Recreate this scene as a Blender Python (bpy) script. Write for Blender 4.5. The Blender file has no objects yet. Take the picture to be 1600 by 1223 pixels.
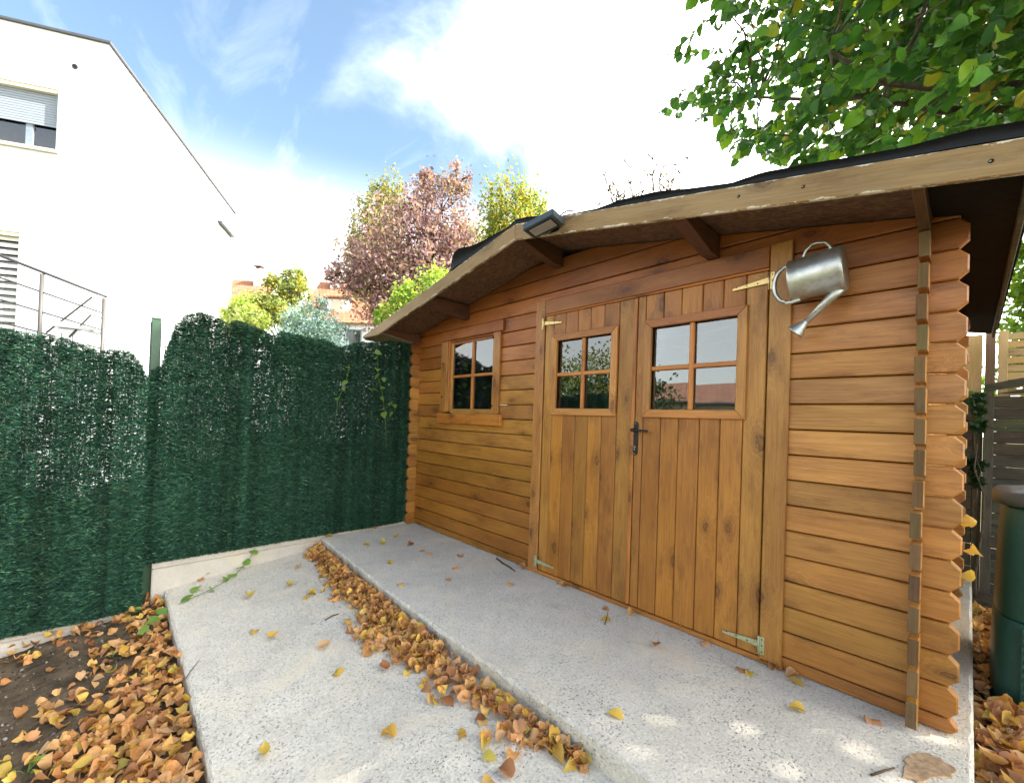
import bpy, bmesh, math, random
import numpy as np
from mathutils import Vector, Matrix

random.seed(7)
rng = np.random.default_rng(11)
scene = bpy.context.scene
COL = scene.collection
rad = math.radians

# ------------------------------------------------------------------ camera
F_PX, YAW, PITCH, ROLL, SHIFT_PX = 664.11, -.823, .009, .035, 37.17
CAM = np.array([4.012, -2.35, 1.143])
_f = np.array([math.sin(YAW)*math.cos(PITCH), math.cos(YAW)*math.cos(PITCH), math.sin(PITCH)])
_r = np.array([math.cos(YAW), -math.sin(YAW), 0.]); _u = np.cross(_r, _f)
_c, _s = math.cos(ROLL), math.sin(ROLL)
RX, UX = _c*_r+_s*_u, -_s*_r+_c*_u
CM = np.array([RX, UX, _f])
cd = bpy.data.cameras.new('camera'); cam = bpy.data.objects.new('camera', cd); COL.objects.link(cam)
cd.sensor_width = 36; cd.lens = 36*F_PX/1600; cd.shift_y = SHIFT_PX/1600
cd.clip_start = .05; cd.clip_end = 2000
cam.matrix_world = Matrix(((RX[0], UX[0], -_f[0], CAM[0]), (RX[1], UX[1], -_f[1], CAM[1]), (RX[2], UX[2], -_f[2], CAM[2]), (0, 0, 0, 1)))
scene.camera = cam

def ray(u, v): return np.array([(u-800)/F_PX, -(v-611.5-SHIFT_PX)/F_PX, 1.]) @ CM
def on(u, v, ax, val):                       # photo pixel -> point on the plane axis = val
    r = ray(u, v); return CAM + r*((val-CAM[ax])/r[ax])
def onp(u, v, n, d):                         # photo pixel -> point on the plane n.p = d
    r = ray(u, v); n = np.array(n); return CAM + r*((d-n@CAM)/(n@r))
def pj(P):
    q = (np.atleast_2d(P)-CAM) @ CM.T
    z = np.where(q[:, 2] > .05, q[:, 2], np.nan)
    return np.c_[800+F_PX*q[:, 0]/z, 611.5+SHIFT_PX-F_PX*q[:, 1]/z]

# ------------------------------------------------------------------ sky, sun, exposure
SUN_AZ, SUN_EL = rad(47), rad(43)            # azimuth from +Y towards +X
world = bpy.data.worlds.new('World'); scene.world = world; world.use_nodes = True
wt = world.node_tree; wt.nodes.clear()
class N:
    """tiny node-tree writer"""
    def __init__(s, tree): s.t = tree
    def n(s, typ, ins=None, **kw):
        nd = s.t.nodes.new(typ)
        for k, v in kw.items(): setattr(nd, k, v)
        for k, v in (ins or {}).items():
            sock = nd.inputs[k]
            if isinstance(v, bpy.types.NodeSocket): s.t.links.new(v, sock)
            else: sock.default_value = v
        return nd
    def math(s, op, a, b=0., c=0., clamp=False):
        return s.n('ShaderNodeMath', {0: a, 1: b, 2: c}, operation=op, use_clamp=clamp).outputs[0]
    def vmath(s, op, a, b=(0, 0, 0)):
        nd = s.n('ShaderNodeVectorMath', {0: a, 1: b}, operation=op); return nd.outputs[1] if op in ('DOT_PRODUCT', 'LENGTH', 'DISTANCE') else nd.outputs[0]
    def mix(s, f, a, b, blend='MIX'):
        nd = s.n('ShaderNodeMix', data_type='RGBA', blend_type=blend)
        for i, v in ((0, f), (6, a), (7, b)):
            if isinstance(v, bpy.types.NodeSocket): s.t.links.new(v, nd.inputs[i])
            else: nd.inputs[i].default_value = v if i == 0 else (*v[:3], 1)
        return nd.outputs[2]
    def noise(s, vec, scale, detail=4, rough=.55, dist=0., out=0):
        return s.n('ShaderNodeTexNoise', {'Vector': vec, 'Scale': scale, 'Detail': detail, 'Roughness': rough, 'Distortion': dist}).outputs[out]
    def rng(s, v, a, b, c=0., d=1., smooth=False):
        nd = s.n('ShaderNodeMapRange', {0: v, 1: a, 2: b, 3: c, 4: d}); nd.clamp = True
        if smooth: nd.interpolation_type = 'SMOOTHSTEP'
        return nd.outputs[0]
W = N(wt)
sky = W.n('ShaderNodeTexSky', sky_type='NISHITA', sun_disc=False, sun_elevation=SUN_EL, sun_rotation=SUN_AZ, altitude=100, air_density=1.0, dust_density=1.2, ozone_density=1.0)
d = W.n('ShaderNodeTexCoord').outputs['Generated']
sep = W.n('ShaderNodeSeparateXYZ', {0: d})
zz = W.math('ADD', W.math('MAXIMUM', sep.outputs[2], 0.), .22)
pl = W.n('ShaderNodeCombineXYZ', {0: W.math('DIVIDE', sep.outputs[0], zz), 1: W.math('DIVIDE', sep.outputs[1], zz), 2: 0.}).outputs[0]
n1 = W.noise(W.vmath('ADD', pl, (3.1, 7.7, 0)), 1.1, 7, .58, .5)
n2 = W.noise(W.vmath('MULTIPLY', pl, (1.2, 3.4, 1)), 1.6, 8, .62, .8)
bank = W.vmath('DOT_PRODUCT', d, (.42, .88, .16))             # a bank of bright cloud lies to the +Y side
m = W.math('ADD', W.math('MULTIPLY', bank, .55), W.math('MULTIPLY', n1, .75))
mask = W.rng(m, .43, .82, 0, 1, True)
wisp = W.math('MULTIPLY', W.rng(n2, .55, .9), .07)
low = W.rng(sep.outputs[2], .26, .50, 1., 0, True)           # pale hazy air towards the horizon
low = W.math('MULTIPLY', low, W.rng(W.vmath('DOT_PRODUCT', d, (.42, .88, 0.)), -.6, .35, .62, 1., True))   # thicker towards the sun
cover = W.math('MAXIMUM', mask, wisp)
cloud = W.mix(n1, (5.3, 5.1, 4.75), (10., 9.65, 9.1))
skc = W.mix(1.0, sky.outputs[0], (.345, .35, .315), 'MULTIPLY')
bgc = W.mix(cover, W.mix(low, skc, (3.05, 2.92, 2.68)), cloud)
bg = W.n('ShaderNodeBackground', {'Color': bgc, 'Strength': .13})
wo = W.n('ShaderNodeOutputWorld', {0: bg.outputs[0]})

SDIR = Vector((math.sin(SUN_AZ)*math.cos(SUN_EL), math.cos(SUN_AZ)*math.cos(SUN_EL), math.sin(SUN_EL)))
sl = bpy.data.lights.new('sun', 'SUN'); sl.energy = 2.0; sl.angle = rad(.6); sl.color = (1, .95, .86)
so = bpy.data.objects.new('sun', sl); COL.objects.link(so); so.rotation_euler = (-SDIR).to_track_quat('-Z', 'Y').to_euler()
vs = scene.view_settings; vs.view_transform = 'Standard'; vs.look = 'None'; vs.exposure = 3.2; vs.gamma = 1; vs.use_curve_mapping = False
scene.render.engine = 'CYCLES'
scene.cycles.max_bounces = 7; scene.cycles.diffuse_bounces = 3; scene.cycles.glossy_bounces = 3; scene.cycles.transparent_max_bounces = 10; scene.cycles.transmission_bounces = 4
scene.render.resolution_x, scene.render.resolution_y = 1024, 782

# ------------------------------------------------------------------ helpers
def tag(o, label, cat, group=None):
    o['label'] = label; o['category'] = cat
    if group: o['group'] = group
    return o
def empty(name, loc=(0, 0, 0), parent=None):
    o = bpy.data.objects.new(name, None); o.empty_display_size = .1; COL.objects.link(o); o.location = loc; o.parent = parent; return o
def link(name, me, mat, parent=None, loc=(0, 0, 0), rot=None, tint=None):
    if mat and not me.materials: me.materials.append(mat)
    o = bpy.data.objects.new(name, me); COL.objects.link(o); o.location = loc
    if rot is not None: o.rotation_euler = rot
    if parent: o.parent = parent
    if tint is not None: o.color = (*tint, 1)
    return o
def struct(o): o['kind'] = 'structure'; return o
def me_from(verts, faces, smooth=False):
    me = bpy.data.meshes.new('m'); me.from_pydata([tuple(v) for v in verts], [], [tuple(f) for f in faces]); me.update()
    if smooth: me.polygons.foreach_set('use_smooth', [True]*len(me.polygons))
    return me
def bm_me(bm, smooth=False):
    bmesh.ops.recalc_face_normals(bm, faces=bm.faces)
    me = bpy.data.meshes.new('m'); bm.to_mesh(me); bm.free()
    if smooth: me.polygons.foreach_set('use_smooth', [True]*len(me.polygons))
    return me
_bc = {}
def box_me(sx, sy, sz, bev=.004, mat=None):
    k = (round(sx, 3), round(sy, 3), round(sz, 3), bev, mat.name if mat else '')
    if k not in _bc:
        bm = bmesh.new(); bmesh.ops.create_cube(bm, size=1); bmesh.ops.scale(bm, vec=(sx, sy, sz), verts=bm.verts)
        if bev: bmesh.ops.bevel(bm, geom=bm.edges[:], offset=min(bev, .45*min(sx, sy, sz)), segments=1, affect='EDGES')
        me = bm_me(bm)
        if mat: me.materials.append(mat)
        _bc[k] = me
    return _bc[k]
def box(name, lo, hi, mat, parent=None, bev=.004, tint=None):
    lo, hi = np.array(lo, float), np.array(hi, float); s = hi-lo
    return link(name, box_me(*s, bev, mat), mat, parent, tuple((lo+hi)/2), tint=tint)
def prism(name, poly, y0, y1, mat, parent=None, bev=.0045, axis='y', tint=None, center=True):
    """polygon (a,b) extruded: axis y -> (a=x,b=z), axis x -> (a=y,b=z), axis z -> (a=x,b=y)"""
    poly = np.array(poly, float); c = (poly.min(0)+poly.max(0))/2 if center else np.zeros(2); mid = (y0+y1)/2
    bm = bmesh.new(); rings = []
    for y in (y0, y1):
        vs_ = []
        for a, b in poly-c:
            h = y-mid
            vs_.append(bm.verts.new({'y': (a, h, b), 'x': (h, a, b), 'z': (a, b, h)}[axis]))
        rings.append(vs_)
    n = len(poly); f0 = bm.faces.new(rings[0]); f1 = bm.faces.new(rings[1][::-1])
    for i in range(n): bm.faces.new((rings[0][i], rings[0][(i+1) % n], rings[1][(i+1) % n], rings[1][i]))
    if bev: bmesh.ops.bevel(bm, geom=list(set(list(f0.edges)+list(f1.edges))), offset=bev, segments=1, affect='EDGES')
    loc = {'y': (c[0], mid, c[1]), 'x': (mid, c[0], c[1]), 'z': (c[0], c[1], mid)}[axis]
    return link(name, bm_me(bm), mat, parent, loc, tint=tint)
def tube_vf(path, radii, seg=8, cap=True):
    P = [Vector(p) for p in path]; V = []; Fc = []
    if not hasattr(radii, '__len__'): radii = [radii]*len(P)
    for i, p in enumerate(P):
        t = (P[min(i+1, len(P)-1)]-P[max(i-1, 0)]).normalized()
        a = Vector((0, 0, 1)) if abs(t.z) < .9 else Vector((1, 0, 0))
        x = t.cross(a).normalized(); y = t.cross(x)
        for k in range(seg):
            w = 2*math.pi*k/seg; V.append(p+(x*math.cos(w)+y*math.sin(w))*radii[i])
    for i in range(len(P)-1):
        for k in range(seg):
            Fc.append((i*seg+k, i*seg+(k+1) % seg, (i+1)*seg+(k+1) % seg, (i+1)*seg+k))
    if cap: Fc += [tuple(range(seg))[::-1], tuple(range((len(P)-1)*seg, len(P)*seg))]
    return V, Fc
def tube(name, path, radii, mat, parent=None, seg=8, smooth=True):
    V, Fc = tube_vf(path, radii, seg); return link(name, me_from(V, Fc, smooth), mat, parent)
def tubes(name, paths, r, mat, parent=None, seg=6):
    V, Fc = [], []
    for p in paths:
        rr = r
        if isinstance(p, tuple) and len(p) == 2 and not np.isscalar(p[0]) and hasattr(p[1], '__len__') and np.isscalar(p[1][0]) and len(p[1]) == len(p[0]): p, rr = p
        v, f = tube_vf(p, rr, seg); o = len(V); V += v; Fc += [tuple(i+o for i in q) for q in f]
    return link(name, me_from(V, Fc, True), mat, parent)
def lathe(name, prof, mat, parent=None, loc=(0, 0, 0), rot=None, seg=28, sx=1, sy=1, smooth=True):
    V = []; Fc = []
    for r, z in prof:
        for k in range(seg): w = 2*math.pi*k/seg; V.append((r*math.cos(w)*sx, r*math.sin(w)*sy, z))
    for i in range(len(prof)-1):
        for k in range(seg): Fc.append((i*seg+k, i*seg+(k+1) % seg, (i+1)*seg+(k+1) % seg, (i+1)*seg+k))
    return link(name, me_from(V, Fc, smooth), mat, parent, loc, rot)
def clip(poly, n, c):
    out = []
    for i in range(len(poly)):
        a, b = np.array(poly[i], float), np.array(poly[(i+1) % len(poly)], float)
        da, db = a@n-c, b@n-c
        if da <= 0: out.append(a)
        if (da < 0 < db) or (db < 0 < da): out.append(a+(b-a)*da/(da-db))
    return out
def jit(base, a=.06): return tuple(max(0., c*(1+random.uniform(-a, a))) for c in base)

# ------------------------------------------------------------------ materials
def mat_new(name):
    m = bpy.data.materials.new(name); m.use_nodes = True; m.node_tree.nodes.clear(); return m, N(m.node_tree)
def finish(m, g, col, rough=.6, spec=.4, bump=None, bd=.3, bdist=.01, metal=0., extra=None):
    ins = {'Base Color': col, 'Roughness': rough, 'Specular IOR Level': spec, 'Metallic': metal}
    p = g.n('ShaderNodeBsdfPrincipled', {k: ((*v, 1) if k == 'Base Color' and isinstance(v, tuple) else v) for k, v in ins.items()})
    if bump is not None:
        b = g.n('ShaderNodeBump', {'Height': bump, 'Strength': bd, 'Distance': bdist}); g.t.links.new(b.outputs[0], p.inputs['Normal'])
    g.n('ShaderNodeOutputMaterial', {0: extra(p.outputs[0]) if extra else p.outputs[0]}); return m
def plain(name, col, rough=.5, spec=.4, metal=0., vary=.12, scale=14., bd=.15):
    m, g = mat_new(name); oc = g.n('ShaderNodeTexCoord').outputs['Object']
    ns = g.noise(oc, scale, 6, .6); k = g.rng(ns, .25, .75, 1-vary, 1+vary)
    c = g.mix(1.0, col, g.n('ShaderNodeCombineColor', {0: k, 1: k, 2: k}).outputs[0], 'MULTIPLY')
    return finish(m, g, c, g.rng(ns, .2, .8, max(.02, rough-.1), min(1, rough+.1)), spec, ns, bd, .004, metal)

def wood(name, light, dark, axis=0, knots=.34, rough=.42, fine=1., knotcol=(.10, .035, .012), silver=0., spec=.5, edge=0.):
    """stained softwood: grain along one object axis, knots with curling grain, object colour as stain tint"""
    m, g = mat_new(name); tc = g.n('ShaderNodeTexCoord').outputs['Object']; oi = g.n('ShaderNodeObjectInfo')
    r = oi.outputs['Random']
    off = g.n('ShaderNodeCombineXYZ', {0: g.math('MULTIPLY', r, 37.), 1: g.math('MULTIPLY', r, 91.), 2: g.math('MULTIPLY', r, 53.)}).outputs[0]
    p = g.vmath('ADD', tc, off)
    def st(al, ac): v = [ac]*3; v[axis] = al; return tuple(v)
    sx_ = g.n('ShaderNodeSeparateXYZ', {0: p}); al, ac = {0: (0, 2), 1: (1, 2), 2: (2, 0)}[axis]
    nzk = g.n('ShaderNodeSeparateXYZ', {0: g.n('ShaderNodeTexNoise', {'Vector': p, 'Scale': 30., 'Detail': 3}).outputs['Color']})
    kv = g.n('ShaderNodeCombineXYZ', {0: g.math('MULTIPLY_ADD', sx_.outputs[al], 2.9, g.math('MULTIPLY', nzk.outputs[0], .16)), 1: g.math('MULTIPLY_ADD', sx_.outputs[ac], 6.5, g.math('MULTIPLY', nzk.outputs[1], .22)), 2: 0.}).outputs[0]
    vo = g.n('ShaderNodeTexVoronoi', {'Vector': kv, 'Scale': 1., 'Randomness': 1.}, voronoi_dimensions='2D')
    sel = g.math('GREATER_THAN', g.n('ShaderNodeSeparateColor', {0: vo.outputs['Color']}).outputs[0], 1-knots)
    dist = vo.outputs['Distance']
    near = g.math('MULTIPLY', g.rng(dist, .05, .55, 1, 0, True), sel)
    warp = g.n('ShaderNodeCombineXYZ', {0: g.math('MULTIPLY', near, .05), 1: g.math('MULTIPLY', near, .05), 2: g.math('MULTIPLY', near, .05)}).outputs[0]
    q = g.vmath('ADD', p, warp)
    g1 = g.noise(g.vmath('MULTIPLY', q, st(1.1*fine, 34.*fine)), 1., 5, .6, 1.2)
    g2 = g.noise(g.vmath('MULTIPLY', q, st(5.*fine, 190.*fine)), 1., 3, .6)
    g3 = g.noise(g.vmath('MULTIPLY', p, st(1.6, 5.)), 1., 4, .6)
    rings = g.math('SINE', g.math('ADD', g.math('MULTIPLY', g1, 34.), g.math('MULTIPLY', near, 9.)))
    gr = g.math('ADD', g.math('MULTIPLY', g.rng(rings, -1, 1), .17), g.math('ADD', g.math('MULTIPLY', g2, .30), g.math('MULTIPLY', g3, .95)))
    col = g.mix(g.rng(gr, .45, 1.02), light, dark)
    bl = g.noise(g.vmath('MULTIPLY', p, st(3.5, 14.)), 1., 6, .7)
    col = g.mix(g.rng(bl, .52, .72, 0, .66), col, tuple(.62*x for x in dark))
    kring = g.math('MULTIPLY', g.rng(g.math('SINE', g.math('MULTIPLY', dist, 75.)), -1, 1), g.rng(dist, .1, .34, .55, 0))
    size = g.rng(g.n('ShaderNodeSeparateColor', {0: vo.outputs['Color']}).outputs[1], 0, 1, .75, 1.7)
    dist = g.math('MULTIPLY', dist, size)
    rim = g.math('SUBTRACT', g.rng(dist, .075, .125, 1, 0, True), g.math('MULTIPLY', g.rng(dist, .02, .08, 1, 0, True), .55))
    km = g.math('MULTIPLY', g.math('MAXIMUM', g.math('MULTIPLY', rim, .9), g.math('MULTIPLY', kring, .6)), sel)
    fl_ = g.noise(g.vmath('MULTIPLY', p, st(9., 120.)), 1., 4, .7)
    col = g.mix(g.rng(fl_, .66, .74, 0, .55), col, tuple(.35*x for x in dark))
    col = g.mix(km, col, knotcol)
    halo = g.math('MULTIPLY', g.math('MULTIPLY', g.rng(dist, .08, .42, .55, 0, True), sel), g.rng(g1, .35, .65, .35, 1.))
    col = g.mix(halo, col, tuple(.6*x for x in dark))
    if edge:
        ez = g.n('ShaderNodeSeparateXYZ', {0: tc}).outputs[2]; ed = g.rng(g.math('ABSOLUTE', ez), edge-.016, edge, 0, 1)
        ch0 = g.noise(g.vmath('MULTIPLY', p, st(12., 34.)), 1., 6, .75)
        col = g.mix(g.math('GREATER_THAN', g.math('ADD', ch0, g.math('MULTIPLY', ed, .22)), .70), col, (.66, .58, .43))
    if silver:
        sv = g.noise(g.vmath('MULTIPLY', p, st(3., 26.)), 1., 6, .7)
        col = g.mix(g.rng(sv, .5, .72, 0, silver), col, (.42, .38, .30))
        ch = g.noise(g.vmath('MULTIPLY', p, st(10., 30.)), 1., 5, .75)
        col = g.mix(g.rng(ch, .68, .73, 0, .8), col, (.62, .55, .42))
    col = g.mix(1., col, oi.outputs['Color'], 'MULTIPLY')
    k = g.math('ADD', g.math('MULTIPLY', r, .26), .87)
    col = g.mix(1., col, g.n('ShaderNodeCombineColor', {0: k, 1: k, 2: k}).outputs[0], 'MULTIPLY')
    hgt = g.math('ADD', g.math('MULTIPLY', gr, .6), g.math('MULTIPLY', km, .5))
    return finish(m, g, col, g.rng(gr, .3, 1., rough-.09, rough+.12), spec, hgt, .22, .0022)

WL, WD = (.56, .242, .052), (.27, .092, .017)
M_LOGX = wood('stained_log_wood', WL, WD, 0)
M_LOGY = wood('stained_side_log_wood', WL, WD, 1)
M_PLANK = wood('stained_plank_wood', WL, WD, 2, knots=.42)
M_TRIMX = wood('stained_trim_wood', WL, WD, 0, knots=.3)
M_END = wood('weathered_end_grain', (.20, .12, .045), (.095, .055, .022), 2, knots=.0, rough=.8)
M_BARGE = wood('weathered_barge_wood', (.33, .21, .082), (.19, .112, .041), 0, knots=.18, silver=.16, rough=.65, edge=.051)
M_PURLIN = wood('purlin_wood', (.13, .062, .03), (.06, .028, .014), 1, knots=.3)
M_NEWX = wood('new_pine_wood', (.70, .47, .19), (.52, .32, .11), 0, knots=.3)
M_NEWZ = wood('new_pine_upright_wood', (.66, .44, .18), (.48, .30, .10), 2, knots=.3)
M_OLDX = wood('old_fence_wood', (.10, .092, .058), (.042, .042, .026), 0, knots=.3, silver=.12, rough=.85, knotcol=(.03, .028, .018))
M_OLDZ = wood('old_fence_post_wood', (.14, .125, .08), (.06, .06, .035), 2, knots=.3, silver=.12, rough=.85, knotcol=(.03, .028, .018))
M_POSTW = wood('brown_post_wood', (.30, .16, .07), (.15, .075, .03), 2, knots=.3)

def osb(name):
    m, g = mat_new(name); p = g.n('ShaderNodeTexCoord').outputs['Object']
    nz = g.n('ShaderNodeTexNoise', {'Vector': p, 'Scale': 25., 'Detail': 2}).outputs['Color']
    v = g.n('ShaderNodeTexVoronoi', {'Vector': g.vmath('ADD', g.vmath('MULTIPLY', p, (38, 90, 30)), g.vmath('MULTIPLY', nz, (2.5, 2.5, 2.5))), 'Scale': 1.})
    s = g.n('ShaderNodeSeparateColor', {0: v.outputs['Color']})
    c = g.mix(s.outputs[0], (.24, .135, .075), (.12, .062, .035)); c = g.mix(g.rng(v.outputs['Distance'], .3, .9, 0, .5), c, (.05, .026, .016))
    return finish(m, g, c, .7, .3, s.outputs[1], .35, .002)
M_OSB = osb('stained_chipboard')
M_EAVESHADE = plain('eave_shade_black', (.018, .014, .010), .9, .1, vary=.5, scale=30)  # near-black stands in for the shade under the right eave
M_FELT = plain('black_roofing_felt', (.012, .014, .018), .75, .3, vary=.4, scale=60, bd=.4)
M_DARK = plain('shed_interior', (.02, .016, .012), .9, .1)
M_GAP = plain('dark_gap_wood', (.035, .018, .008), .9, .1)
M_BRASS = plain('pale_brass_hinge', (.62, .47, .20), .38, .5, .75, vary=.2, scale=60)
M_RUSTH = plain('greenish_hinge', (.40, .42, .25), .55, .5, .35, vary=.35, scale=70)
M_BLKM = plain('black_iron', (.018, .018, .019), .42, .5, .4, vary=.3)
M_LAMP = plain('anthracite_aluminium', (.07, .085, .10), .38, .5, .3)
M_SCREW = plain('steel_screw', (.25, .24, .22), .4, .5, .9)
M_LGLASS = plain('lamp_glass', (.34, .33, .31), .12, .6)

def galv():
    m, g = mat_new('galvanised_steel'); p = g.n('ShaderNodeTexCoord').outputs['Object']
    n1_ = g.noise(p, 9., 6, .65, .6); v = g.n('ShaderNodeTexVoronoi', {'Vector': p, 'Scale': 85.}).outputs['Color']
    k = g.n('ShaderNodeSeparateColor', {0: v}).outputs[0]
    c = g.mix(g.rng(n1_, .35, .68), (.58, .60, .58), (.36, .37, .33)); c = g.mix(g.math('MULTIPLY', k, .3), c, (.68, .70, .70))
    c = g.mix(g.rng(g.noise(p, 26., 5, .7), .6, .75, 0, .5), c, (.30, .28, .20))
    return finish(m, g, c, g.math('ADD', g.rng(n1_, .3, .7, .26, .42), g.math('MULTIPLY', k, .08)), .5, n1_, .22, .012, .9)
M_GALV = galv()

def pane_mat():
    m, g = mat_new('window_glass'); fr = g.n('ShaderNodeFresnel', {'IOR': 1.85})
    p = g.n('ShaderNodeTexCoord').outputs['Object']
    b = g.n('ShaderNodeBump', {'Height': g.noise(p, 2.2, 2), 'Strength': .03, 'Distance': .02})
    gl = g.n('ShaderNodeBsdfGlossy', {'Color': (.95, .97, 1, 1), 'Roughness': .012}); g.t.links.new(b.outputs[0], gl.inputs['Normal'])
    tr = g.n('ShaderNodeBsdfTransparent', {'Color': (.55, .58, .58, 1)})
    df = g.n('ShaderNodeBsdfDiffuse', {'Color': (.45, .45, .42, 1)})
    dirt = g.math('MULTIPLY', g.rng(g.noise(p, 16., 6, .75), .5, .85), .05)
    mx = g.n('ShaderNodeMixShader', {0: g.math('MULTIPLY', fr.outputs[0], 1.5, clamp=True), 1: tr.outputs[0], 2: gl.outputs[0]})
    mx2 = g.n('ShaderNodeMixShader', {0: dirt, 1: mx.outputs[0], 2: df.outputs[0]})
    g.n('ShaderNodeOutputMaterial', {0: mx2.outputs[0]}); return m
M_PANE = pane_mat()

def concrete(name, base, aggr=1., warm=0.):
    m, g = mat_new(name); p = g.n('ShaderNodeTexCoord').outputs['Object']
    big = g.noise(p, 1.3, 6, .62, .6); mid = g.noise(p, 7., 7, .68); gr = g.noise(p, 95., 4, .7); gr2 = g.noise(p, 38., 5, .7)
    c = g.mix(g.rng(big, .3, .7), tuple(x*.86 for x in base), tuple(min(.8, x*1.12) for x in base))
    c = g.mix(g.rng(mid, .45, .72, 0, .42), c, tuple(x*.66 for x in base))
    c = g.mix(g.rng(gr, .42, .70, 0, .55*aggr+.08), c, tuple(x*.52 for x in base)); c = g.mix(g.rng(gr2, .56, .72, 0, .42*aggr), c, tuple(x*.50 for x in base))
    c = g.mix(g.rng(gr, .30, .42, .55*aggr, 0), c, tuple(min(.82, x*1.22) for x in base))
    v = g.n('ShaderNodeTexVoronoi', {'Vector': g.vmath('ADD', p, g.vmath('MULTIPLY', g.n('ShaderNodeTexNoise', {'Vector': p, 'Scale': 90.}).outputs['Color'], (.016, .016, .016))), 'Scale': 92.})
    sc = g.n('ShaderNodeSeparateColor', {0: v.outputs['Color']}); pres = g.rng(g.noise(p, 2.6, 4, .6), .34, .60, .35, 1.)
    chip = g.math('MULTIPLY', g.math('MULTIPLY', g.rng(v.outputs['Distance'], .20, .48, 1, 0), g.math('GREATER_THAN', sc.outputs[0], .62)), g.math('MULTIPLY', pres, aggr))
    cc = g.mix(sc.outputs[1], (.15, .155, .16), (.38, .36, .33)); c = g.mix(g.math('MULTIPLY', chip, .85), c, cc)
    wst = g.rng(g.noise(p, 2.1, 6, .7, .6), .52, .70, 0, .6+warm)
    c = g.mix(wst, c, tuple(min(.85, base[i]*k) for i, k in enumerate((1.14, 1.06, .90))))
    dirt = g.rng(g.noise(g.vmath('MULTIPLY', p, (1, 2.2, 1)), 1.7, 8, .75, 1.), .60, .74, 0, .42)
    c = g.mix(dirt, c, tuple(base[i]*k for i, k in enumerate((.62, .58, .52))))
    h = g.math('SUBTRACT', g.math('ADD', g.math('MULTIPLY', mid, 1.2), g.math('ADD', g.math('MULTIPLY', gr, .9), gr2)), chip)
    return finish(m, g, c, .9, .2, h, .75, .005)
M_SLAB = concrete('exposed_aggregate_concrete', (.72, .665, .565))
M_EDGE = M_SLAB
M_WALLC = concrete('cast_concrete', (.58, .545, .48), .12, .2)

def soil():
    m, g = mat_new('garden_soil'); p = g.n('ShaderNodeTexCoord').outputs['Object']
    a = g.noise(p, 5., 8, .7); b = g.noise(p, 42., 6, .7)
    c = g.mix(g.rng(a, .35, .65), (.055, .040, .026), (.17, .125, .080)); c = g.mix(g.rng(b, .55, .75, 0, .7), c, (.24, .20, .14))
    return finish(m, g, c, .95, .15, g.math('ADD', a, g.math('MULTIPLY', b, .5)), .9, .03)
M_SOIL = soil()
def grass_ground():
    m, g = mat_new('grassy_ground'); p = g.n('ShaderNodeTexCoord').outputs['Object']
    a = g.noise(p, .6, 8, .7); c = g.mix(g.rng(a, .35, .65), (.05, .075, .025), (.10, .095, .05))
    return finish(m, g, c, .95, .1, g.noise(p, 30., 4), .8, .05)
M_GROUND = grass_ground()

def leaf_mat(name, attr=True, trans=.4, rough=.5, palette=None, spec=.3, bright=1.):
    m, g = mat_new(name)
    if attr: c = g.n('ShaderNodeAttribute', attribute_name='Col').outputs['Color']
    else:
        oi = g.n('ShaderNodeObjectInfo'); rp = g.n('ShaderNodeValToRGB', {0: oi.outputs['Random']}); cr = rp.color_ramp
        for i, (pos, cl) in enumerate(palette):
            e = cr.elements[i] if i < 2 else cr.elements.new(pos); e.position = pos; e.color = (*cl, 1)
        c = rp.outputs[0]
    p = g.n('ShaderNodeTexCoord').outputs['Object']
    nz = g.noise(p, 55., 4, .6); k = g.rng(nz, .3, .7, .78, 1.18); c = g.mix(1., c, g.n('ShaderNodeCombineColor', {0: k, 1: k, 2: k}).outputs[0], 'MULTIPLY')
    b = g.n('ShaderNodeBsdfPrincipled', {'Base Color': c, 'Roughness': rough, 'Specular IOR Level': spec})
    t = g.n('ShaderNodeBsdfTranslucent', {'Color': g.mix(1., c, (1.5*bright, 1.6*bright, .8*bright), 'MULTIPLY')})
    mx = g.n('ShaderNodeMixShader', {0: trans, 1: b.outputs[0], 2: t.outputs[0]})
    g.n('ShaderNodeOutputMaterial', {0: mx.outputs[0]}); return m
M_LEAF = leaf_mat('living_foliage')
M_DRY = leaf_mat('dry_leaf_litter', trans=.22, rough=.6)
PAL = [(0., (.46, .215, .095)), (1., (.62, .39, .12)), (.2, (.35, .15, .065)), (.4, (.54, .27, .125)), (.55, (.62, .33, .15)), (.7, (.64, .36, .14)), (.85, (.56, .33, .19))]
M_DRYO = leaf_mat('dry_leaf', False, .2, .55, PAL)
M_YELO = leaf_mat('yellow_leaf', False, .25, .5, [(0., (.60, .42, .08)), (1., (.50, .44, .10)), (.5, (.62, .36, .07))])
M_LIND = leaf_mat('linden_leaf', False, .55, .42, [(0., (.042, .12, .03)), (1., (.30, .27, .03)), (.4, (.06, .16, .03)), (.75, (.12, .24, .028)), (.96, (.20, .31, .03))])
M_IVY = leaf_mat('ivy_leaf', False, .35, .4, [(0., (.13, .26, .05)), (1., (.22, .36, .08))])
M_CLOD = leaf_mat('soil_clod', trans=0., rough=.9, spec=.1)
M_NEED = leaf_mat('artificial_needle', trans=.12, rough=.62, spec=.2)
M_BARK = plain('grey_brown_bark', (.11, .085, .06), .9, .15, vary=.45, scale=22, bd=.8)
M_BARKP = plain('pale_bare_bark', (.12, .085, .075), .9, .15, vary=.3)
M_STEM = plain('green_stem', (.12, .20, .05), .6, .3)
M_TWIG = plain('dry_twig', (.10, .06, .035), .85, .2)
M_GPOST = plain('green_powder_coat', (.045, .105, .06), .4, .4, vary=.2)
M_WIRE = plain('dark_green_wire', (.035, .06, .045), .45, .4, .3)
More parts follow.
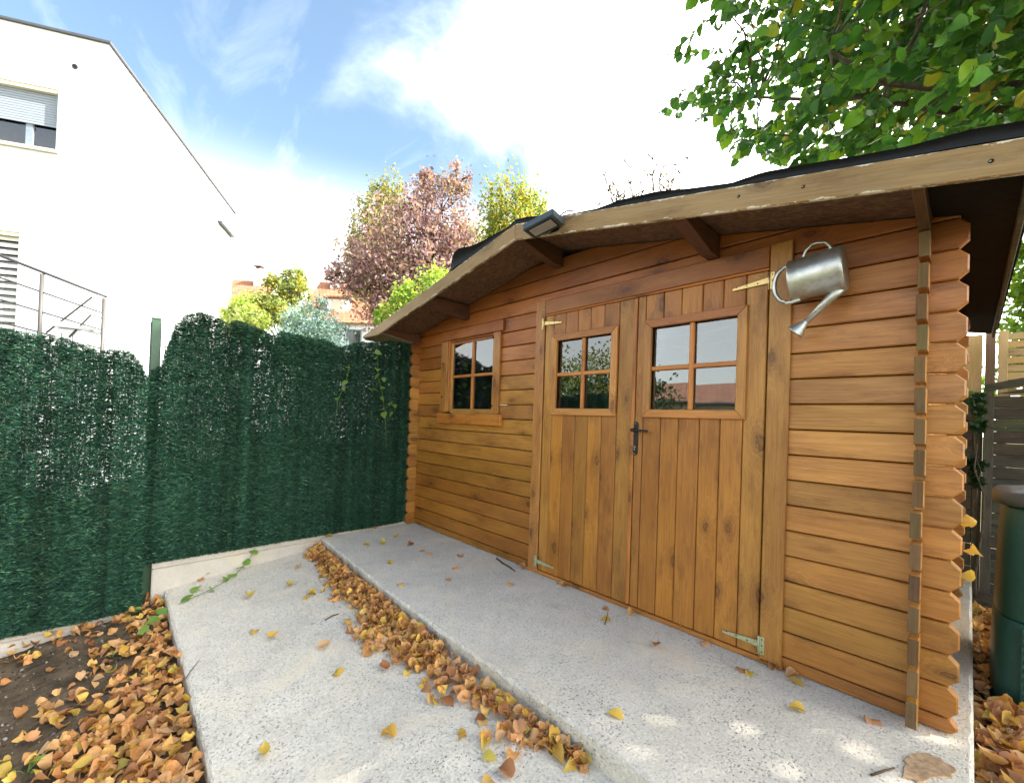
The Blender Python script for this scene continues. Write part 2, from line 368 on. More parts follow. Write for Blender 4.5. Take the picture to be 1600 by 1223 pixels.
M_RENDER = plain('white_render', (.81, .825, .84), .9, .2, vary=.05, scale=3)
M_CREAM = plain('cream_stone', (.70, .64, .50), .85, .2, vary=.06)
M_SHUT = plain('grey_shutter', (.27, .31, .36), .5, .4, vary=.06)
M_FRAMEG = plain('slate_frame', (.20, .24, .29), .45, .4)
M_BLIND = plain('pale_blind', (.78, .76, .70), .8, .2, vary=.04)
M_STEEL = plain('brushed_rail', (.05, .05, .052), .5, .4, .1)
M_RAILP = plain('pale_rail_post', (.075, .07, .066), .55, .4, .1)
M_ZINC = plain('dark_zinc', (.10, .10, .11), .5, .4, .4)
M_LID = plain('grey_plastic_lid', (.32, .33, .35), .5, .4)
M_BOX = plain('white_plastic', (.75, .76, .78), .5, .4)
def tiles(name, a, b):
    m, g = mat_new(name); p = g.n('ShaderNodeTexCoord').outputs['Object']
    br = g.n('ShaderNodeTexBrick', {'Vector': p, 'Color1': (*a, 1), 'Color2': (*b, 1), 'Mortar': (*[x*.35 for x in b], 1), 'Scale': 1., 'Mortar Size': .012, 'Brick Width': .25, 'Row Height': .3})
    c = g.mix(g.rng(g.noise(p, 3., 6, .7), .5, .75, 0, .5), br.outputs[0], (.16, .10, .075))
    return finish(m, g, c, .85, .2, br.outputs['Fac'], -.6, .03)
M_TILE = tiles('orange_roof_tiles', (.46, .20, .11), (.36, .15, .085))
M_TILE2 = tiles('brown_roof_tiles', (.30, .15, .10), (.22, .12, .085))
M_WALLB = plain('beige_render', (.50, .44, .35), .9, .2)
M_BIN = plain('dark_green_plastic', (.020, .105, .095), .36, .5, vary=.12, scale=50)
M_BINL = plain('grey_green_plastic_lid', (.065, .095, .105), .42, .5, vary=.2)
M_BAG = plain('grey_stone', (.16, .17, .18), .8, .3, vary=.3)
M_MUD = plain('dried_mud', (.40, .27, .16), .95, .1, vary=.5, scale=45, bd=.8)

# ================================================================== THE SETTING
def fbm(x, y, seed=0, octs=5, base=1.):
    """cheap value noise for vertices"""
    out = np.zeros_like(np.asarray(x, float)); amp = 1.; tot = 0
    for o in range(octs):
        f = base*2**o; xs, ys = np.asarray(x)*f, np.asarray(y)*f
        xi, yi = np.floor(xs).astype(int), np.floor(ys).astype(int); xf, yf = xs-xi, ys-yi
        xf, yf = xf*xf*(3-2*xf), yf*yf*(3-2*yf)
        def h(a, b):
            k = (a*374761393+b*668265263+(seed+o)*982451653) & 0x7fffffff
            k = ((k ^ (k >> 13))*1274126177) & 0x7fffffff
            return (k % 10007)/10007.
        v = (h(xi, yi)*(1-xf)+h(xi+1, yi)*xf)*(1-yf)+(h(xi, yi+1)*(1-xf)+h(xi+1, yi+1)*xf)*yf
        out += amp*v; tot += amp; amp *= .5
    return out/tot
def grid(name, xs, ys, zf, mat):
    X, Y = np.meshgrid(xs, ys); Z = zf(X, Y); nx, ny = len(xs), len(ys)
    V = np.c_[X.ravel(), Y.ravel(), Z.ravel()]
    Fc = [(j*nx+i, j*nx+i+1, (j+1)*nx+i+1, (j+1)*nx+i) for j in range(ny-1) for i in range(nx-1)]
    return link(name, me_from(V, Fc, True), mat)

struct(link('ground', me_from([(-700, -700, -.62), (700, -700, -.62), (700, 700, -.62), (-700, 700, -.62)], [(0, 1, 2, 3)]), M_GROUND))
def soil_z(X, Y):
    z = -.27-.145*np.clip((-Y-2.06)/.8, 0, 1.2)+.06*(fbm(X, Y, 3, 6, 3.)-.5)+.045*(fbm(X, Y, 9, 5, 12.)-.5)
    return z
struct(grid('garden_bed', np.linspace(-.02, 4.6, 330), np.linspace(-4.4, -1.6, 220), soil_z, M_SOIL))
def side_z(X, Y): return -.115+.03*(fbm(X, Y, 5, 5, 4.)-.5)
struct(grid('side_path', np.linspace(3.9, 7.5, 60), np.linspace(-2.0, 6.0, 90), side_z, M_SOIL))

def ramp_z(y): return -.095+.09*(y+1.05)
EX = [-.3, .1, .83, 1.43, 1.88, 2.1, 2.5, 2.75, 3.0, 3.2, 4.042]; EY = [-.94, -.957, -.995, -1.028, -1.04, -1.047, -1.05, -1.047, -1.047, -1.05, -1.06]
def edge_y(x): return np.interp(x, EX, EY)
def slab(name, top_loop, thick, mat, tilt=None):
    """concrete slab from a top outline with a worn, chipped arris"""
    bm = bmesh.new(); P = np.array(top_loop, float); c = P.mean(0)
    zf = tilt or (lambda y: 0.)
    n = len(P); ins = []
    for i in range(n):
        a, b = P[i-1], P[(i+1) % n]; t = (b-a)/np.linalg.norm(b-a); ins.append(np.array([-t[1], t[0]]))
    r0 = [bm.verts.new((p[0]+i_[0]*w, p[1]+i_[1]*w, zf(p[1]+i_[1]*w))) for p, i_, w in zip(P, ins, .006+.01*rng.random(n))]
    r1 = [bm.verts.new((p[0], p[1], zf(p[1])-w)) for p, w in zip(P, .006+.012*rng.random(n))]
    r2 = [bm.verts.new((p[0]+.006*(rng.random()-.5), p[1]+.006*(rng.random()-.5), zf(p[1])-thick)) for p in P]
    bm.faces.new(r0)
    for A, B in ((r0, r1), (r1, r2)):
        for i in range(n): bm.faces.new((A[i], B[i], B[(i+1) % n], A[(i+1) % n]))
    return link(name, bm_me(bm), mat)
xs = np.linspace(-.3, 4.042, 150); jy = .012*(fbm(xs*6, xs*0, 21, 4, 2.)-.5)
loop = [(x, edge_y(x)+j) for x, j in zip(xs, jy)]+[(4.042, y) for y in np.linspace(-1.0, 2.6, 60)]+[(-.3, 2.6)]
struct(slab('upper_slab', loop, .28, M_SLAB))
xs2 = np.linspace(-.03, 4.3, 120)
loop = [(x, -2.062+.008*(v-.5)) for x, v in zip(xs2, fbm(xs2*5, xs2*0, 4, 4, 2.))]+[(4.3, -.9), (-.03, -.9)]
struct(slab('ramp_slab', loop, .11, M_SLAB, ramp_z))

# low precast concrete boards under the fence, one per bay
def fence_x(y): return .012-.035*np.clip((y+1.0)/.9, -1.5, 1)-.055*np.clip((y+.26)/.2, 0, 1)
def kerbwall(label, y0, y1, ztop, zbot):
    t = tag(empty('gravel_board', (0, (y0+y1)/2, zbot)), label, 'low wall', 'concrete boards under the fence')
    for nm, dx, za, zb in (('board', 0., zbot, ztop-.062), ('capping', .006, ztop-.058, ztop)):
        V = []; 
        for y in (y0, y1):
            x = fence_x(y)+dx
            V += [(x, y, za), (x, y, zb), (x-.075, y, zb), (x-.075, y, za)]
        me = me_from(V, [(0, 1, 2, 3), (7, 6, 5, 4), (0, 4, 5, 1), (1, 5, 6, 2), (2, 6, 7, 3), (3, 7, 4, 0)])
        bm = bmesh.new(); bm.from_mesh(me); bmesh.ops.bevel(bm, geom=bm.edges[:], offset=.005, segments=2, affect='EDGES')
        o = link(nm, bm_me(bm), M_WALLC, t); o.matrix_parent_inverse = Matrix.Translation((0, -(y0+y1)/2, -zbot))
    return t
kerbwall('pale concrete board along the slabs, under the taller hedge screen', -2.135, .35, .040, -.45)
kerbwall('pale concrete board beside bare soil, under the lower hedge screen', -4.7, -2.19, -.255, -.62)

# ================================================================== THE SHED
D = .12; XR = 3.864; APX, APZ, SLP = 1.94, 2.40, .197
def soff(x): return APZ-SLP*abs(x-APX)
shed = tag(empty('garden_shed', (1.93, 1, 0)), 'brown stained log cabin shed with double doors and black felt roof', 'shed')
shed.location = (0, 0, 0)
def stain_and_shade(z, yel=0.):
    """bleached pale half way up, olive near the ground, redder high up with eaves shade painted in"""
    zs = [0, .6, 1.2, 1.6, 1.86, 2.2]; T = [(.80, .86, .70), (.96, 1.06, 1.05), (1.06, 1.29, 1.75), (.98, 1.04, 1.25), (.78, .66, .64), (.58, .44, .40)]  # highest tints also carry the shade under the eaves
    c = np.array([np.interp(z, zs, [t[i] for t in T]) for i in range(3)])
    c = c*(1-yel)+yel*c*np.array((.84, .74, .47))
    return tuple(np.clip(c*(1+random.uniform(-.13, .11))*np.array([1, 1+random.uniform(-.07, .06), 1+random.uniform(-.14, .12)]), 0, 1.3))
def end_chamfer(poly_lo_x, hi_x, z0, z1, left, right, c=.028):
    P = []
    if left: P += [(poly_lo_x+c, z0), ]
    else: P += [(poly_lo_x, z0)]
    if right: P += [(hi_x-c, z0), (hi_x, z0+c), (hi_x, z1-c), (hi_x-c, z1)]
    else: P += [(hi_x, z0), (hi_x, z1)]
    if left: P += [(poly_lo_x+c, z1), (poly_lo_x, z1-c), (poly_lo_x, z0+c)]
    else: P += [(poly_lo_x, z1)]
    return P
nrm_l = np.array([-SLP, 1.]); nrm_r = np.array([SLP, 1.])
G = .0028
for wall_y, thick, front in ((0., .04, True), (2.0, .04, False)):
    for k in range(-1, 19):
        z0, z1 = (k+.5)*D, (k+1.5)*D
        if k < 0: z0 = .002
        segs = [(-.13, 4.0)]
        if front:
            if z1 < 1.99: segs = [(-.13, 1.765), (3.385, 4.0)]
            if 1.1 < z0 and z1 < 1.9: segs = [(-.13, .50), (1.285, 1.765), (3.385, 4.0)]
        for a, b in segs:
            P = end_chamfer(a, b, z0+G, z1-G, a == -.13, b == 4.0, .028 if k >= 0 else .02)
            P = clip(P, nrm_l, APZ-SLP*APX-.003); P = clip(P, nrm_r, APZ+SLP*APX-.003) if P else P
            if len(P) < 3 or max(p[1] for p in P)-min(p[1] for p in P) < .012: continue
            jy = random.uniform(-.0015, .0015)
            prism('log', P, wall_y+jy, wall_y+thick, M_LOGX, shed, .005, 'y', stain_and_shade((z0+z1)/2, .85 if b < 3 else .1))
for x0, vis in ((-.03, 0), (XR, 1)):
    for n in range(16):
        z0, z1 = n*D+.001, (n+1)*D-.001
        P = [(-.02, z0), (2.12, z0), (2.14, z0+.02), (2.14, z1-.02), (2.12, z1), (-.098, z1), (-.10, z1-.003), (-.10, z0+.021), (-.02, z0+.018)]
        if not vis: P = end_chamfer(-.10, 2.14, z0, z1, True, True, .026)
        dx = random.uniform(-.003, .003)
        prism('side_log', P, x0+dx, x0+.031+dx, M_LOGY, shed, .003, 'x', tuple(.9*c for c in stain_and_shade((z0+z1)/2)))
        # sawn end grain of the protruding log end
        link('end_grain', box_me(.0312, .006, .097 if vis else .064, .001, M_END), M_END, shed, (x0+.0155+dx, -.1015+random.uniform(-.003, .002), (z0+z1)/2+(.0098 if vis else 0)), tint=jit((1, 1, 1), .12))
    box('wall_plate', (x0+.002, .0, 1.921), (x0+.029, 2.0, soff(x0)-.012), M_PURLIN, shed, 0)
# dark inside: floor, back lining
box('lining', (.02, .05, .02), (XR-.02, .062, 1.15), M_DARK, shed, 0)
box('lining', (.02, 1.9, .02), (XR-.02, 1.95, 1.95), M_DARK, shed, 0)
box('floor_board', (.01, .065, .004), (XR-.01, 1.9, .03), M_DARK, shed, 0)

# eave plates and purlins poking out to carry the roof
def purlin(x0, x1, top, depth, name='purlin'):
    P = [(-.432, top), (-.432, top-.045), (-.40, top-.055), (-.10, top-depth), (.0-.004, top-depth), (-.004, top)]
    return prism(name, P, x0, x1, M_PURLIN, shed, .003, 'x', jit((1, 1, 1), .08))
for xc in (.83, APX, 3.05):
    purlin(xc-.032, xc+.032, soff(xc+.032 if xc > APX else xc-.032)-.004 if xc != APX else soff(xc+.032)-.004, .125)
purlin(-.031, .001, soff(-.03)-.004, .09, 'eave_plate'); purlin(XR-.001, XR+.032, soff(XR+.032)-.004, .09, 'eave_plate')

# roof deck, barge boards, felt
XL, XRR = -.42, 4.115
for s, xe in ((-1, XL), (1, XRR)):
    zs, ze = APZ, soff(xe)
    V = []
    for y in (-.437, 2.75):
        for x, z in ((APX, zs), (xe, ze)): V += [(x, y, z), (x, y, z+.017)]
    me = me_from(V, [(0, 2, 6, 4), (1, 5, 7, 3), (0, 1, 3, 2), (4, 6, 7, 5), (2, 3, 7, 6), (0, 4, 5, 1)])
    bm = bmesh.new(); bm.from_mesh(me); o = link('roof_deck', bm_me(bm), M_OSB, shed)
    top = lambda x: 2.434-SLP*abs(x-APX)
    if s < 0: P = [(APX-.001, top(APX)), (XL, top(XL)), (XL+.02, top(XL)-.018), (-.05, top(-.05)-.101), (APX-.001, top(APX)-.103)]
    else: P = [(APX+.001, top(APX)), (APX+.001, top(APX)-.103), (XRR+.03, top(XRR+.03)-.103), (XRR+.03, top(XRR+.03))]
    ang = math.atan(SLP)*s; ca, sa = math.cos(ang), math.sin(ang)
    Q = [((x-APX)*ca-(z-2.434)*sa, (x-APX)*sa+(z-2.434)*ca+.051) for x, z in P]
    bb = prism('barge_board', Q, -.460, -.4375, M_BARGE, shed, .003, 'y', (1, 1, 1) if s > 0 else (.96, .95, .92), center=False)
    bb.rotation_euler = (0, ang, 0); bb.location = (APX-.051*sa, -.44875, 2.434-.051*ca)
    if s > 0: prism('soffit_shade_board', [(XRR-.235, soff(XRR-.235)-.014), (XRR-.001, soff(XRR)-.014), (XRR-.001, soff(XRR)-.003), (XRR-.235, soff(XRR-.235)-.003)], -.436, 2.74, M_EAVESHADE, shed, 0, 'y')  # board added below the deck, eave shade put into its colour
# eave fascia on the right
V = [(XRR+.001, -.436), (XRR+.017, -.436), (XRR+.017, 2.3), (XRR+.001, 2.3)]
prism('eave_board', [(-.436, soff(XRR)-.045), (2.75, soff(XRR)-.045), (2.75, soff(XRR)+.016), (-.436, soff(XRR)+.016)], XRR+.001, XRR+.018, M_OLDX, shed, .002, 'x')
# nail heads in the barge board
for px, py in ((1254, 292), (1547, 252), (1153, 307)):
    p = on(px, py, 1, -.461)
    lathe('screw_head', [(0, .0012), (.0025, .0012), (.0032, .0006), (.0032, -.001)], M_SCREW, shed, tuple(p), (math.pi/2, 0, 0), 12)
    lathe('dark_knot', [(.0, .0006), (.0062, .0006), (.0070, -.001)], M_GAP, shed, (p[0]+.002, p[1]+.0004, p[2]), (math.pi/2, 0, 0), 14)
def felt_lift(x):
    if x < APX:
        a = np.interp(x, [XL, 1.10, 1.19, 1.23, 1.30, 1.45, 1.70, 1.85, 1.94], [0, .0, .03, .135, .15, .105, .06, .035, .045])
    else:
        a = np.interp(x, [1.94, 2.05, 2.15, 2.3, 2.6, 2.75, 2.95, 3.1, 3.3, 3.42, 3.6, 3.85, 4.0, 4.2], [.045, .05, .045, .02, .025, .05, .062, .046, .034, .055, .058, .052, .066, .06])
    return a
for s in (-1, 1):
    xe = XL if s < 0 else XRR+.035
    xs_ = np.linspace(APX, xe, 90); ys_ = np.r_[-.452, -.44, -.42, -.39, -.34, -.27, -.18, 0, .5, 1., 1.6, 2.77]
    V = []; 
    for y in ys_:
        fall = math.exp(-((y+.452)/.16)**2) if y < .3 else 0
        for x in xs_:
            l = felt_lift(x)*fall+.006*float(fbm(np.array(x*3), np.array(y*3+5), 8, 3))*(1 if y > -.4 else .3)
            V.append((x-.02*s*0, y+(.0 if y > -.44 else .012*math.sin(x*9)*felt_lift(x)*8), soff(x)+.0195+l))
    nx = len(xs_); nv = len(V); V += [(a, b, c-.0035) for a, b, c in V]
    Fc = []
    for j in range(len(ys_)-1):
        for i in range(nx-1):
            q = (j*nx+i, j*nx+i+1, (j+1)*nx+i+1, (j+1)*nx+i); Fc += [q, tuple(nv+k for k in q[::-1])]
    for i in range(nx-1): Fc.append((i, nv+i, nv+i+1, i+1))
    # the lifted front edge folds down to the barge board
    base = len(V); V += [(V[i][0], V[i][1]-.004, min(V[i][2], soff(V[i][0])+.036)) for i in range(nx)]
    for i in range(nx-1): Fc.append((i, i+1, base+i+1, base+i))
    link('roofing_felt', me_from(V, Fc, True), M_FELT, shed)

# ---- door surround, lintel, threshold
TR = M_PLANK
def trim(name, x0, x1, z0, z1, y0, y1, par, m=None, tint=None, bev=.004):
    return box(name, (x0, y0, z0), (x1, y1, z1), m or (M_TRIMX if x1-x0 > z1-z0 else M_PLANK), par, bev, tint or stain_and_shade((z0+z1)/2, .6))
trim('jamb_trim', 1.733, 1.826, .012, 2.045, -.021, -.002, shed)
trim('jamb_trim', 3.330, 3.425, .012, 2.045, -.022, -.002, shed)
trim('lintel', 1.829, 3.327, 1.936, 2.043, -.020, -.002, shed)
trim('door_stop', 1.829, 3.327, 1.922, 1.934, -.02, .03, shed, tint=(1.2, 1.0, .8))
trim('threshold', 1.72, 3.43, .003, .026, -.022, .05, shed, tint=(.8, .75, .6))
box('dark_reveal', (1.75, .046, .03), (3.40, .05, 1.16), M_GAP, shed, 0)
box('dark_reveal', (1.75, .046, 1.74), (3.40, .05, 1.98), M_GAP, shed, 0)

def mitred(par, x0, x1, z0, z1, w, y0, y1):
    q = [(x0, z0), (x1, z0), (x1, z1), (x0, z1)]; r = [(x0+w, z0+w), (x1-w, z0+w), (x1-w, z1-w), (x0+w, z1-w)]
    for i in range(4):
        j = (i+1) % 4; P = [q[i], q[j], r[j], r[i]]
        prism('window_trim', P, y0, y1, M_TRIMX if i % 2 == 0 else M_PLANK, par, .003, 'y', stain_and_shade(z1 if i == 2 else (z0+z1)/2, .45))
def hinge(par, x0, dirn, z, mat, dz=.0, ln=.17, y=-.0205):
    """strap hinge: upright plate on the jamb, tapered strap on the door"""
    h = prism('hinge', [(x0-dirn*.002, z-.011), (x0-dirn*.002, z+.019), (x0-dirn*ln, z-.006-dz), (x0-dirn*ln, z-.018-dz)], y-.006, y-.002, mat, par, .001, 'y')
    for nm, lo, hi in (('hinge_plate', (x0, y-.006, z-.042), (x0+dirn*.024, y-.002, z+.042)),):
        l2 = tuple(min(a, b) for a, b in zip(lo, hi)); h2 = tuple(max(a, b) for a, b in zip(lo, hi)); box(nm, l2, h2, mat, par, .001)
    tube('hinge_pin', [(x0, y-.009, z-.044), (x0, y-.009, z+.044)], .0048, mat, par, 8)
    for k in (.3, .6, .88): lathe('hinge_screw', [(0, .0015), (.0028, .0012), (.0036, 0)], M_BLKM, par, (x0-dirn*ln*k, y-.0062, z-.003-dz*k), (math.pi/2, 0, 0), 8)
    for k in (-.03, 0, .03): lathe('hinge_screw', [(0, .0015), (.0028, .0012), (.0036, 0)], M_BLKM, par, (x0+dirn*.014, y-.0062, z+k), (math.pi/2, 0, 0), 8)
def door(label, x0, x1, cuts, wx0, wx1, wz0, wz1, hx, hd):
    z0, z1 = .03, 1.92
    bm = bmesh.new()                                                # ledged frame behind the boards
    for lo, hi in (((x0+.01, .012, z0+.01), (x1-.01, .03, wz0+.05)), ((x0+.01, .012, wz1-.05), (x1-.01, .03, z1-.01)), ((x0+.01, .012, wz0+.05), (wx0+.05, .03, wz1-.05)), ((wx1-.05, .012, wz0+.05), (x1-.01, .03, wz1-.05))):
        c = [(a+b)/2 for a, b in zip(lo, hi)]; s = [b-a-.0006 for a, b in zip(lo, hi)]
        bmesh.ops.create_cube(bm, size=1, matrix=Matrix.Translation(c) @ Matrix.Diagonal((*s, 1)))
    dr = link('door', bm_me(bm), M_GAP, shed); dr['label'] = label
    for i in range(len(cuts)-1):
        a, b = cuts[i]+.0016, cuts[i+1]-.0016; y = -.015+random.uniform(-.0012, .0012)
        if b <= wx0+.02 or a >= wx1-.02: spans = [(z0, z1)]
        else: spans = [(z0, wz0+.02), (wz1-.02, z1)]
        for c, e in spans:
            o = box('plank', (a, y, c), (b, .011, e), M_PLANK, dr, .0045, stain_and_shade((c+e)/2*.8+.1, .85))
    mitred(dr, wx0, wx1, wz0, wz1, .047, -.034, -.010)
    ix0, ix1, iz0, iz1 = wx0+.047, wx1-.047, wz0+.047, wz1-.047; mx, mz = (ix0+ix1)/2, (iz0+iz1)/2
    trim('muntin', mx-.013, mx+.013, iz0, iz1, -.021, .0, dr, M_PLANK, (1.1, 1.0, .85)); trim('muntin', ix0, ix1, mz-.0125, mz+.0125, -.019, -.001, dr, M_TRIMX, (1.1, 1.0, .85))
    for a, b in ((ix0-.01, mx-.001), (mx+.001, ix1+.01)):
        for c, e in ((iz0-.01, mz-.001), (mz+.001, iz1+.01)):
            o = box('pane', (a, .0015, c), (b, .0045, e), M_PANE, dr, 0); o.rotation_euler = (random.uniform(-.003, .003), 0, random.uniform(-.003, .003))
    # rebate boards round the opening
    for lo, hi in (((ix0-.012, .0, iz0), (ix0-.001, .04, iz1)), ((ix1+.001, .0, iz0), (ix1+.012, .04, iz1))): box('rebate', lo, hi, M_GAP, dr, 0)
    hinge(dr, hx, hd, 1.865, M_BRASS, .0); hinge(dr, hx, hd, .088, M_RUSTH, -.012)
    return dr
dL = door('narrow-boarded door leaf without a handle', 1.832, 2.600, [1.832, 1.918, 2.028, 2.138, 2.248, 2.36, 2.475, 2.600], 1.915, 2.473, 1.185, 1.768, 1.826, -1)
dR = door('door leaf with black lever handle', 2.606, 3.324, [2.606, 2.661, 2.775, 2.884, 3.003, 3.112, 3.223, 3.324], 2.661, 3.237, 1.182, 1.765, 3.329, 1)
trim('cover_strip', 2.583, 2.607, .035, 1.918, -.024, -.0125, dL, M_PLANK, (1., .9, .75))
# lever handle on long backplate
P = []
for cz, a0 in ((1.135, 0), (.968, math.pi)):
    for k in range(9): w = a0+math.pi*k/8; P.append((2.615+.0205*math.cos(w), cz+.0205*math.sin(w)))
hb = prism('handle', P, -.0215, -.0135, M_BLKM, dR, .0015, 'y')
def inv_child(o, par): o.parent = par; o.matrix_parent_inverse = Matrix.Identity(4)
tube('handle', [(2.615, -.02, 1.103), (2.615, -.062, 1.103), (2.622, -.066, 1.1025), (2.66, -.064, 1.1015), (2.706, -.058, 1.100), (2.716, -.05, 1.100)], [.0095, .0095, .0085, .0072, .0075, .006], M_BLKM, dR, 10)
lathe('handle', [(0, .012), (.013, .010), (.014, 0)], M_BLKM, dR, (2.615, -.0215, 1.103), (math.pi/2, 0, 0), 16)
lathe('key_cylinder', [(0, .004), (.0075, .004), (.008, 0)], M_SCREW, dR, (2.615, -.0215, 1.000), (math.pi/2, 0, 0), 12)
box('key_cylinder', (2.6115, -.0245, .978), (2.6185, -.0215, .999), M_SCREW, dR, .001)
for z in (1.143, .958): lathe('handle_screw', [(0, .002), (.004, .0015), (.005, 0)], M_SCREW, dR, (2.615, -.0215, z), (math.pi/2, 0, 0), 10)

# ---- the small window
wn = box('window', (.565, .012, 1.198), (.60, .045, 1.862), M_PLANK, shed, .003, stain_and_shade(1.5)); wn['label'] = 'four-pane window with boarded surround'
wl = wn.location.copy()
def wpart(o): o.parent = wn; o.matrix_parent_inverse = Matrix.Translation(-wl); return o
for a in (trim('sash', 1.225, 1.262, 1.198, 1.862, .012, .045, None), trim('sash', .6005, 1.2245, 1.135, 1.222, .012, .045, None), trim('sash', .6005, 1.2245, 1.838, 1.862, .012, .045, None),
          trim('surround', .448, .556, 1.190, 1.876, -.026, -.002, None), trim('surround', 1.238, 1.326, 1.178, 1.876, -.026, -.002, None),
          trim('surround', .433, 1.356, 1.879, 1.972, -.028, -.002, None), trim('surround', .416, 1.370, 1.082, 1.176, -.034, -.002, None, tint=(1.05, .95, .7)),
          trim('muntin', .906, .932, 1.2225, 1.8375, .004, .030, None, M_PLANK, (1.1, 1, .85)), trim('muntin', .6005, 1.2245, 1.518, 1.542, .006, .029, None, M_TRIMX, (1.1, 1, .85)),
          trim('rebate', .556, .566, 1.19, 1.876, -.01, .03, None), ):
    wpart(a)
for a, b in ((.590, .9185), (.9195, 1.235)):
    for c, e in ((1.212, 1.5295), (1.5305, 1.848)): wpart(box('pane', (a, .0215, c), (b, .0245, e), M_PANE, None, 0))
for px, py in ((692, 568), (690, 620), (771, 527), (769, 588), (768, 634)):
    p = on(px, py, 1, -.027); wpart(lathe('knot', [(0, .0008), (.009, .0006), (.011, -.001)], M_GAP, None, tuple(p), (math.pi/2, 0, 0), 10))

# ---- LED floodlight screwed to the barge board
lamp = tag(empty('floodlight', (2.265, -.47, 2.283)), 'flat dark grey floodlight screwed under the ridge of the shed roof', 'floodlight')
fl = bmesh.new()
bmesh.ops.create_cube(fl, size=1, matrix=Matrix.Diagonal((.225, .11, .046, 1))); bmesh.ops.bevel(fl, geom=fl.edges[:], offset=.004, segments=2, affect='EDGES')
fo = link('housing', bm_me(fl), M_LAMP, lamp, (.0, -.062, .022), (rad(-10), rad(-7), rad(4)))
gl_ = link('glass', box_me(.165, .066, .003, .001, M_LGLASS), M_LGLASS, fo, (0, 0, -.0245))
link('bezel', box_me(.185, .082, .002, .0005, M_BLKM), M_BLKM, fo, (0, 0, -.0236))
link('bracket', box_me(.10, .03, .012, .002, M_LAMP), M_LAMP, lamp, (.03, .0, .02))
link('bracket', box_me(.07, .008, .06, .002, M_LAMP), M_LAMP, lamp, (.03, .014, .02))
tube('cable', [(.05, -.02, .03), (.075, -.012, .06), (.10, -.004, .075), (.125, .012, .09), (.14, .05, .095)], .0035, M_BLKM, lamp, 6)
link('screw_head', box_me(.006, .006, .003, .001, M_SCREW), M_SCREW, fo, (-.06, .035, .024))

# ---- galvanised watering can hung on the wall beside the door
can = tag(empty('watering_can', (3.55, -.13, 1.815)), 'galvanised watering can hung sideways beside the doors, spout pointing down', 'watering can')
ax = Vector((1, 0.02, .085)).normalized(); up = Vector((0, 0, 1)); up = (up-ax*up.dot(ax)).normalized(); sd = ax.cross(up)
Rm = Matrix((sd, up, ax)).transposed().to_4x4()          # local z along the can axis (top at -z), local y upwards
can.matrix_world = Matrix.Translation((3.548, -.135, 1.818)) @ Rm
LN = .195
# local: x = sideways (towards/away from wall), y = up, z = along axis from mouth (-) to base (+)
prof = [(.086, -LN/2-.001), (.0915, -LN/2), (.0915, -LN/2+.006), (.0885, -LN/2+.008), (.0945, LN/2-.016), (.0965, LN/2-.013), (.0965, LN/2-.003), (.094, LN/2), (.088, LN/2-.004), (.0, LN/2-.006)]
lathe('body', prof, M_GALV, can, seg=40, sx=.92)
lathe('mouth_lid', [(.086, 0), (.087, .002), (.06, .003)], M_GALV, can, (0, 0, -LN/2-.001), seg=40, sx=.92)
arc = [(0, .088+.052*math.sin(math.pi*t), -.035+.075*(1-math.cos(math.pi*t))/2*1.35-.01) for t in np.linspace(0, 1, 14)]
tube('carrying_handle', arc, .0068, M_GALV, can, 10)
lp = []
for t in np.linspace(0, 1, 22):
    w = math.pi*(.5+t); lp.append((0, -.012+.082*math.sin(w)*1.02, -LN/2+.0-.068*abs(math.cos(w))**.8*(1 if True else 0)))
lp = [(0, .062, -LN/2+.012)]+lp+[(0, -.092, -LN/2+.03)]
tube('pouring_handle', lp, .0092, M_GALV, can, 10)
sp0, sp1 = Vector((.0, -.074, LN/2-.012)), Vector((-.0, -.203, -.060))
tube('spout', [tuple(sp0), tuple(sp0.lerp(sp1, .35)), tuple(sp1)], [.025, .0185, .0125], M_GALV, can, 16)
sdv = (sp1-sp0).normalized(); q = sdv.to_track_quat('Z', 'Y')
ro = lathe('rose', [(.0125, -.012), (.0145, 0), (.037, .046), (.038, .049), (.034, .052), (.0, .055)], M_GALV, can, tuple(sp1), q.to_euler(), 24)
link('seam', box_me(.003, .002, LN-.02, .0008, M_GALV), M_GALV, can, (-.0875, .012, 0))
box('hook', (3.556, -.045, 1.944), (3.562, -.002, 1.950), M_SCREW, shed, .001)

# ================================================================== LEAVES (shared builders)
def leaf_template(curl=.2, fold=.3, twist=0., seed=0):
    r = random.Random(seed)
    mid = [(0, 0), (.33, 0), (.68, 0), (1.02, 0)]
    half = [(-.07, .22), (.14, .44), (.42, .46), (.70, .30), (.88, .12)]
    V = []
    def put(x, y):
        z = -fold*abs(y)*(1 if fold > 0 else -1)*0+fold*abs(y)-curl*(x-.45)**2*1.4+twist*y*(x-.4)
        V.append((x-.45+r.uniform(-.02, .02), y*r.uniform(.9, 1.08), z+r.uniform(-.015, .015)))
    for x, y in mid: put(x, y)
    for x, y in half: put(x, y)
    for x, y in half: put(x, -y)
    L = lambda k: 4+k
    R_ = lambda k: 9+k
    Fc = []
    for S, fl in ((L, 0), (R_, 1)):
        t = [(0, S(1), S(0)), (0, 1, S(1)), (1, S(2), S(1)), (1, 2, S(2)), (2, S(3), S(2)), (2, 3, S(4)), (2, S(4), S(3))]
        Fc += [q if fl else q[::-1] for q in t]
    return np.array(V), Fc
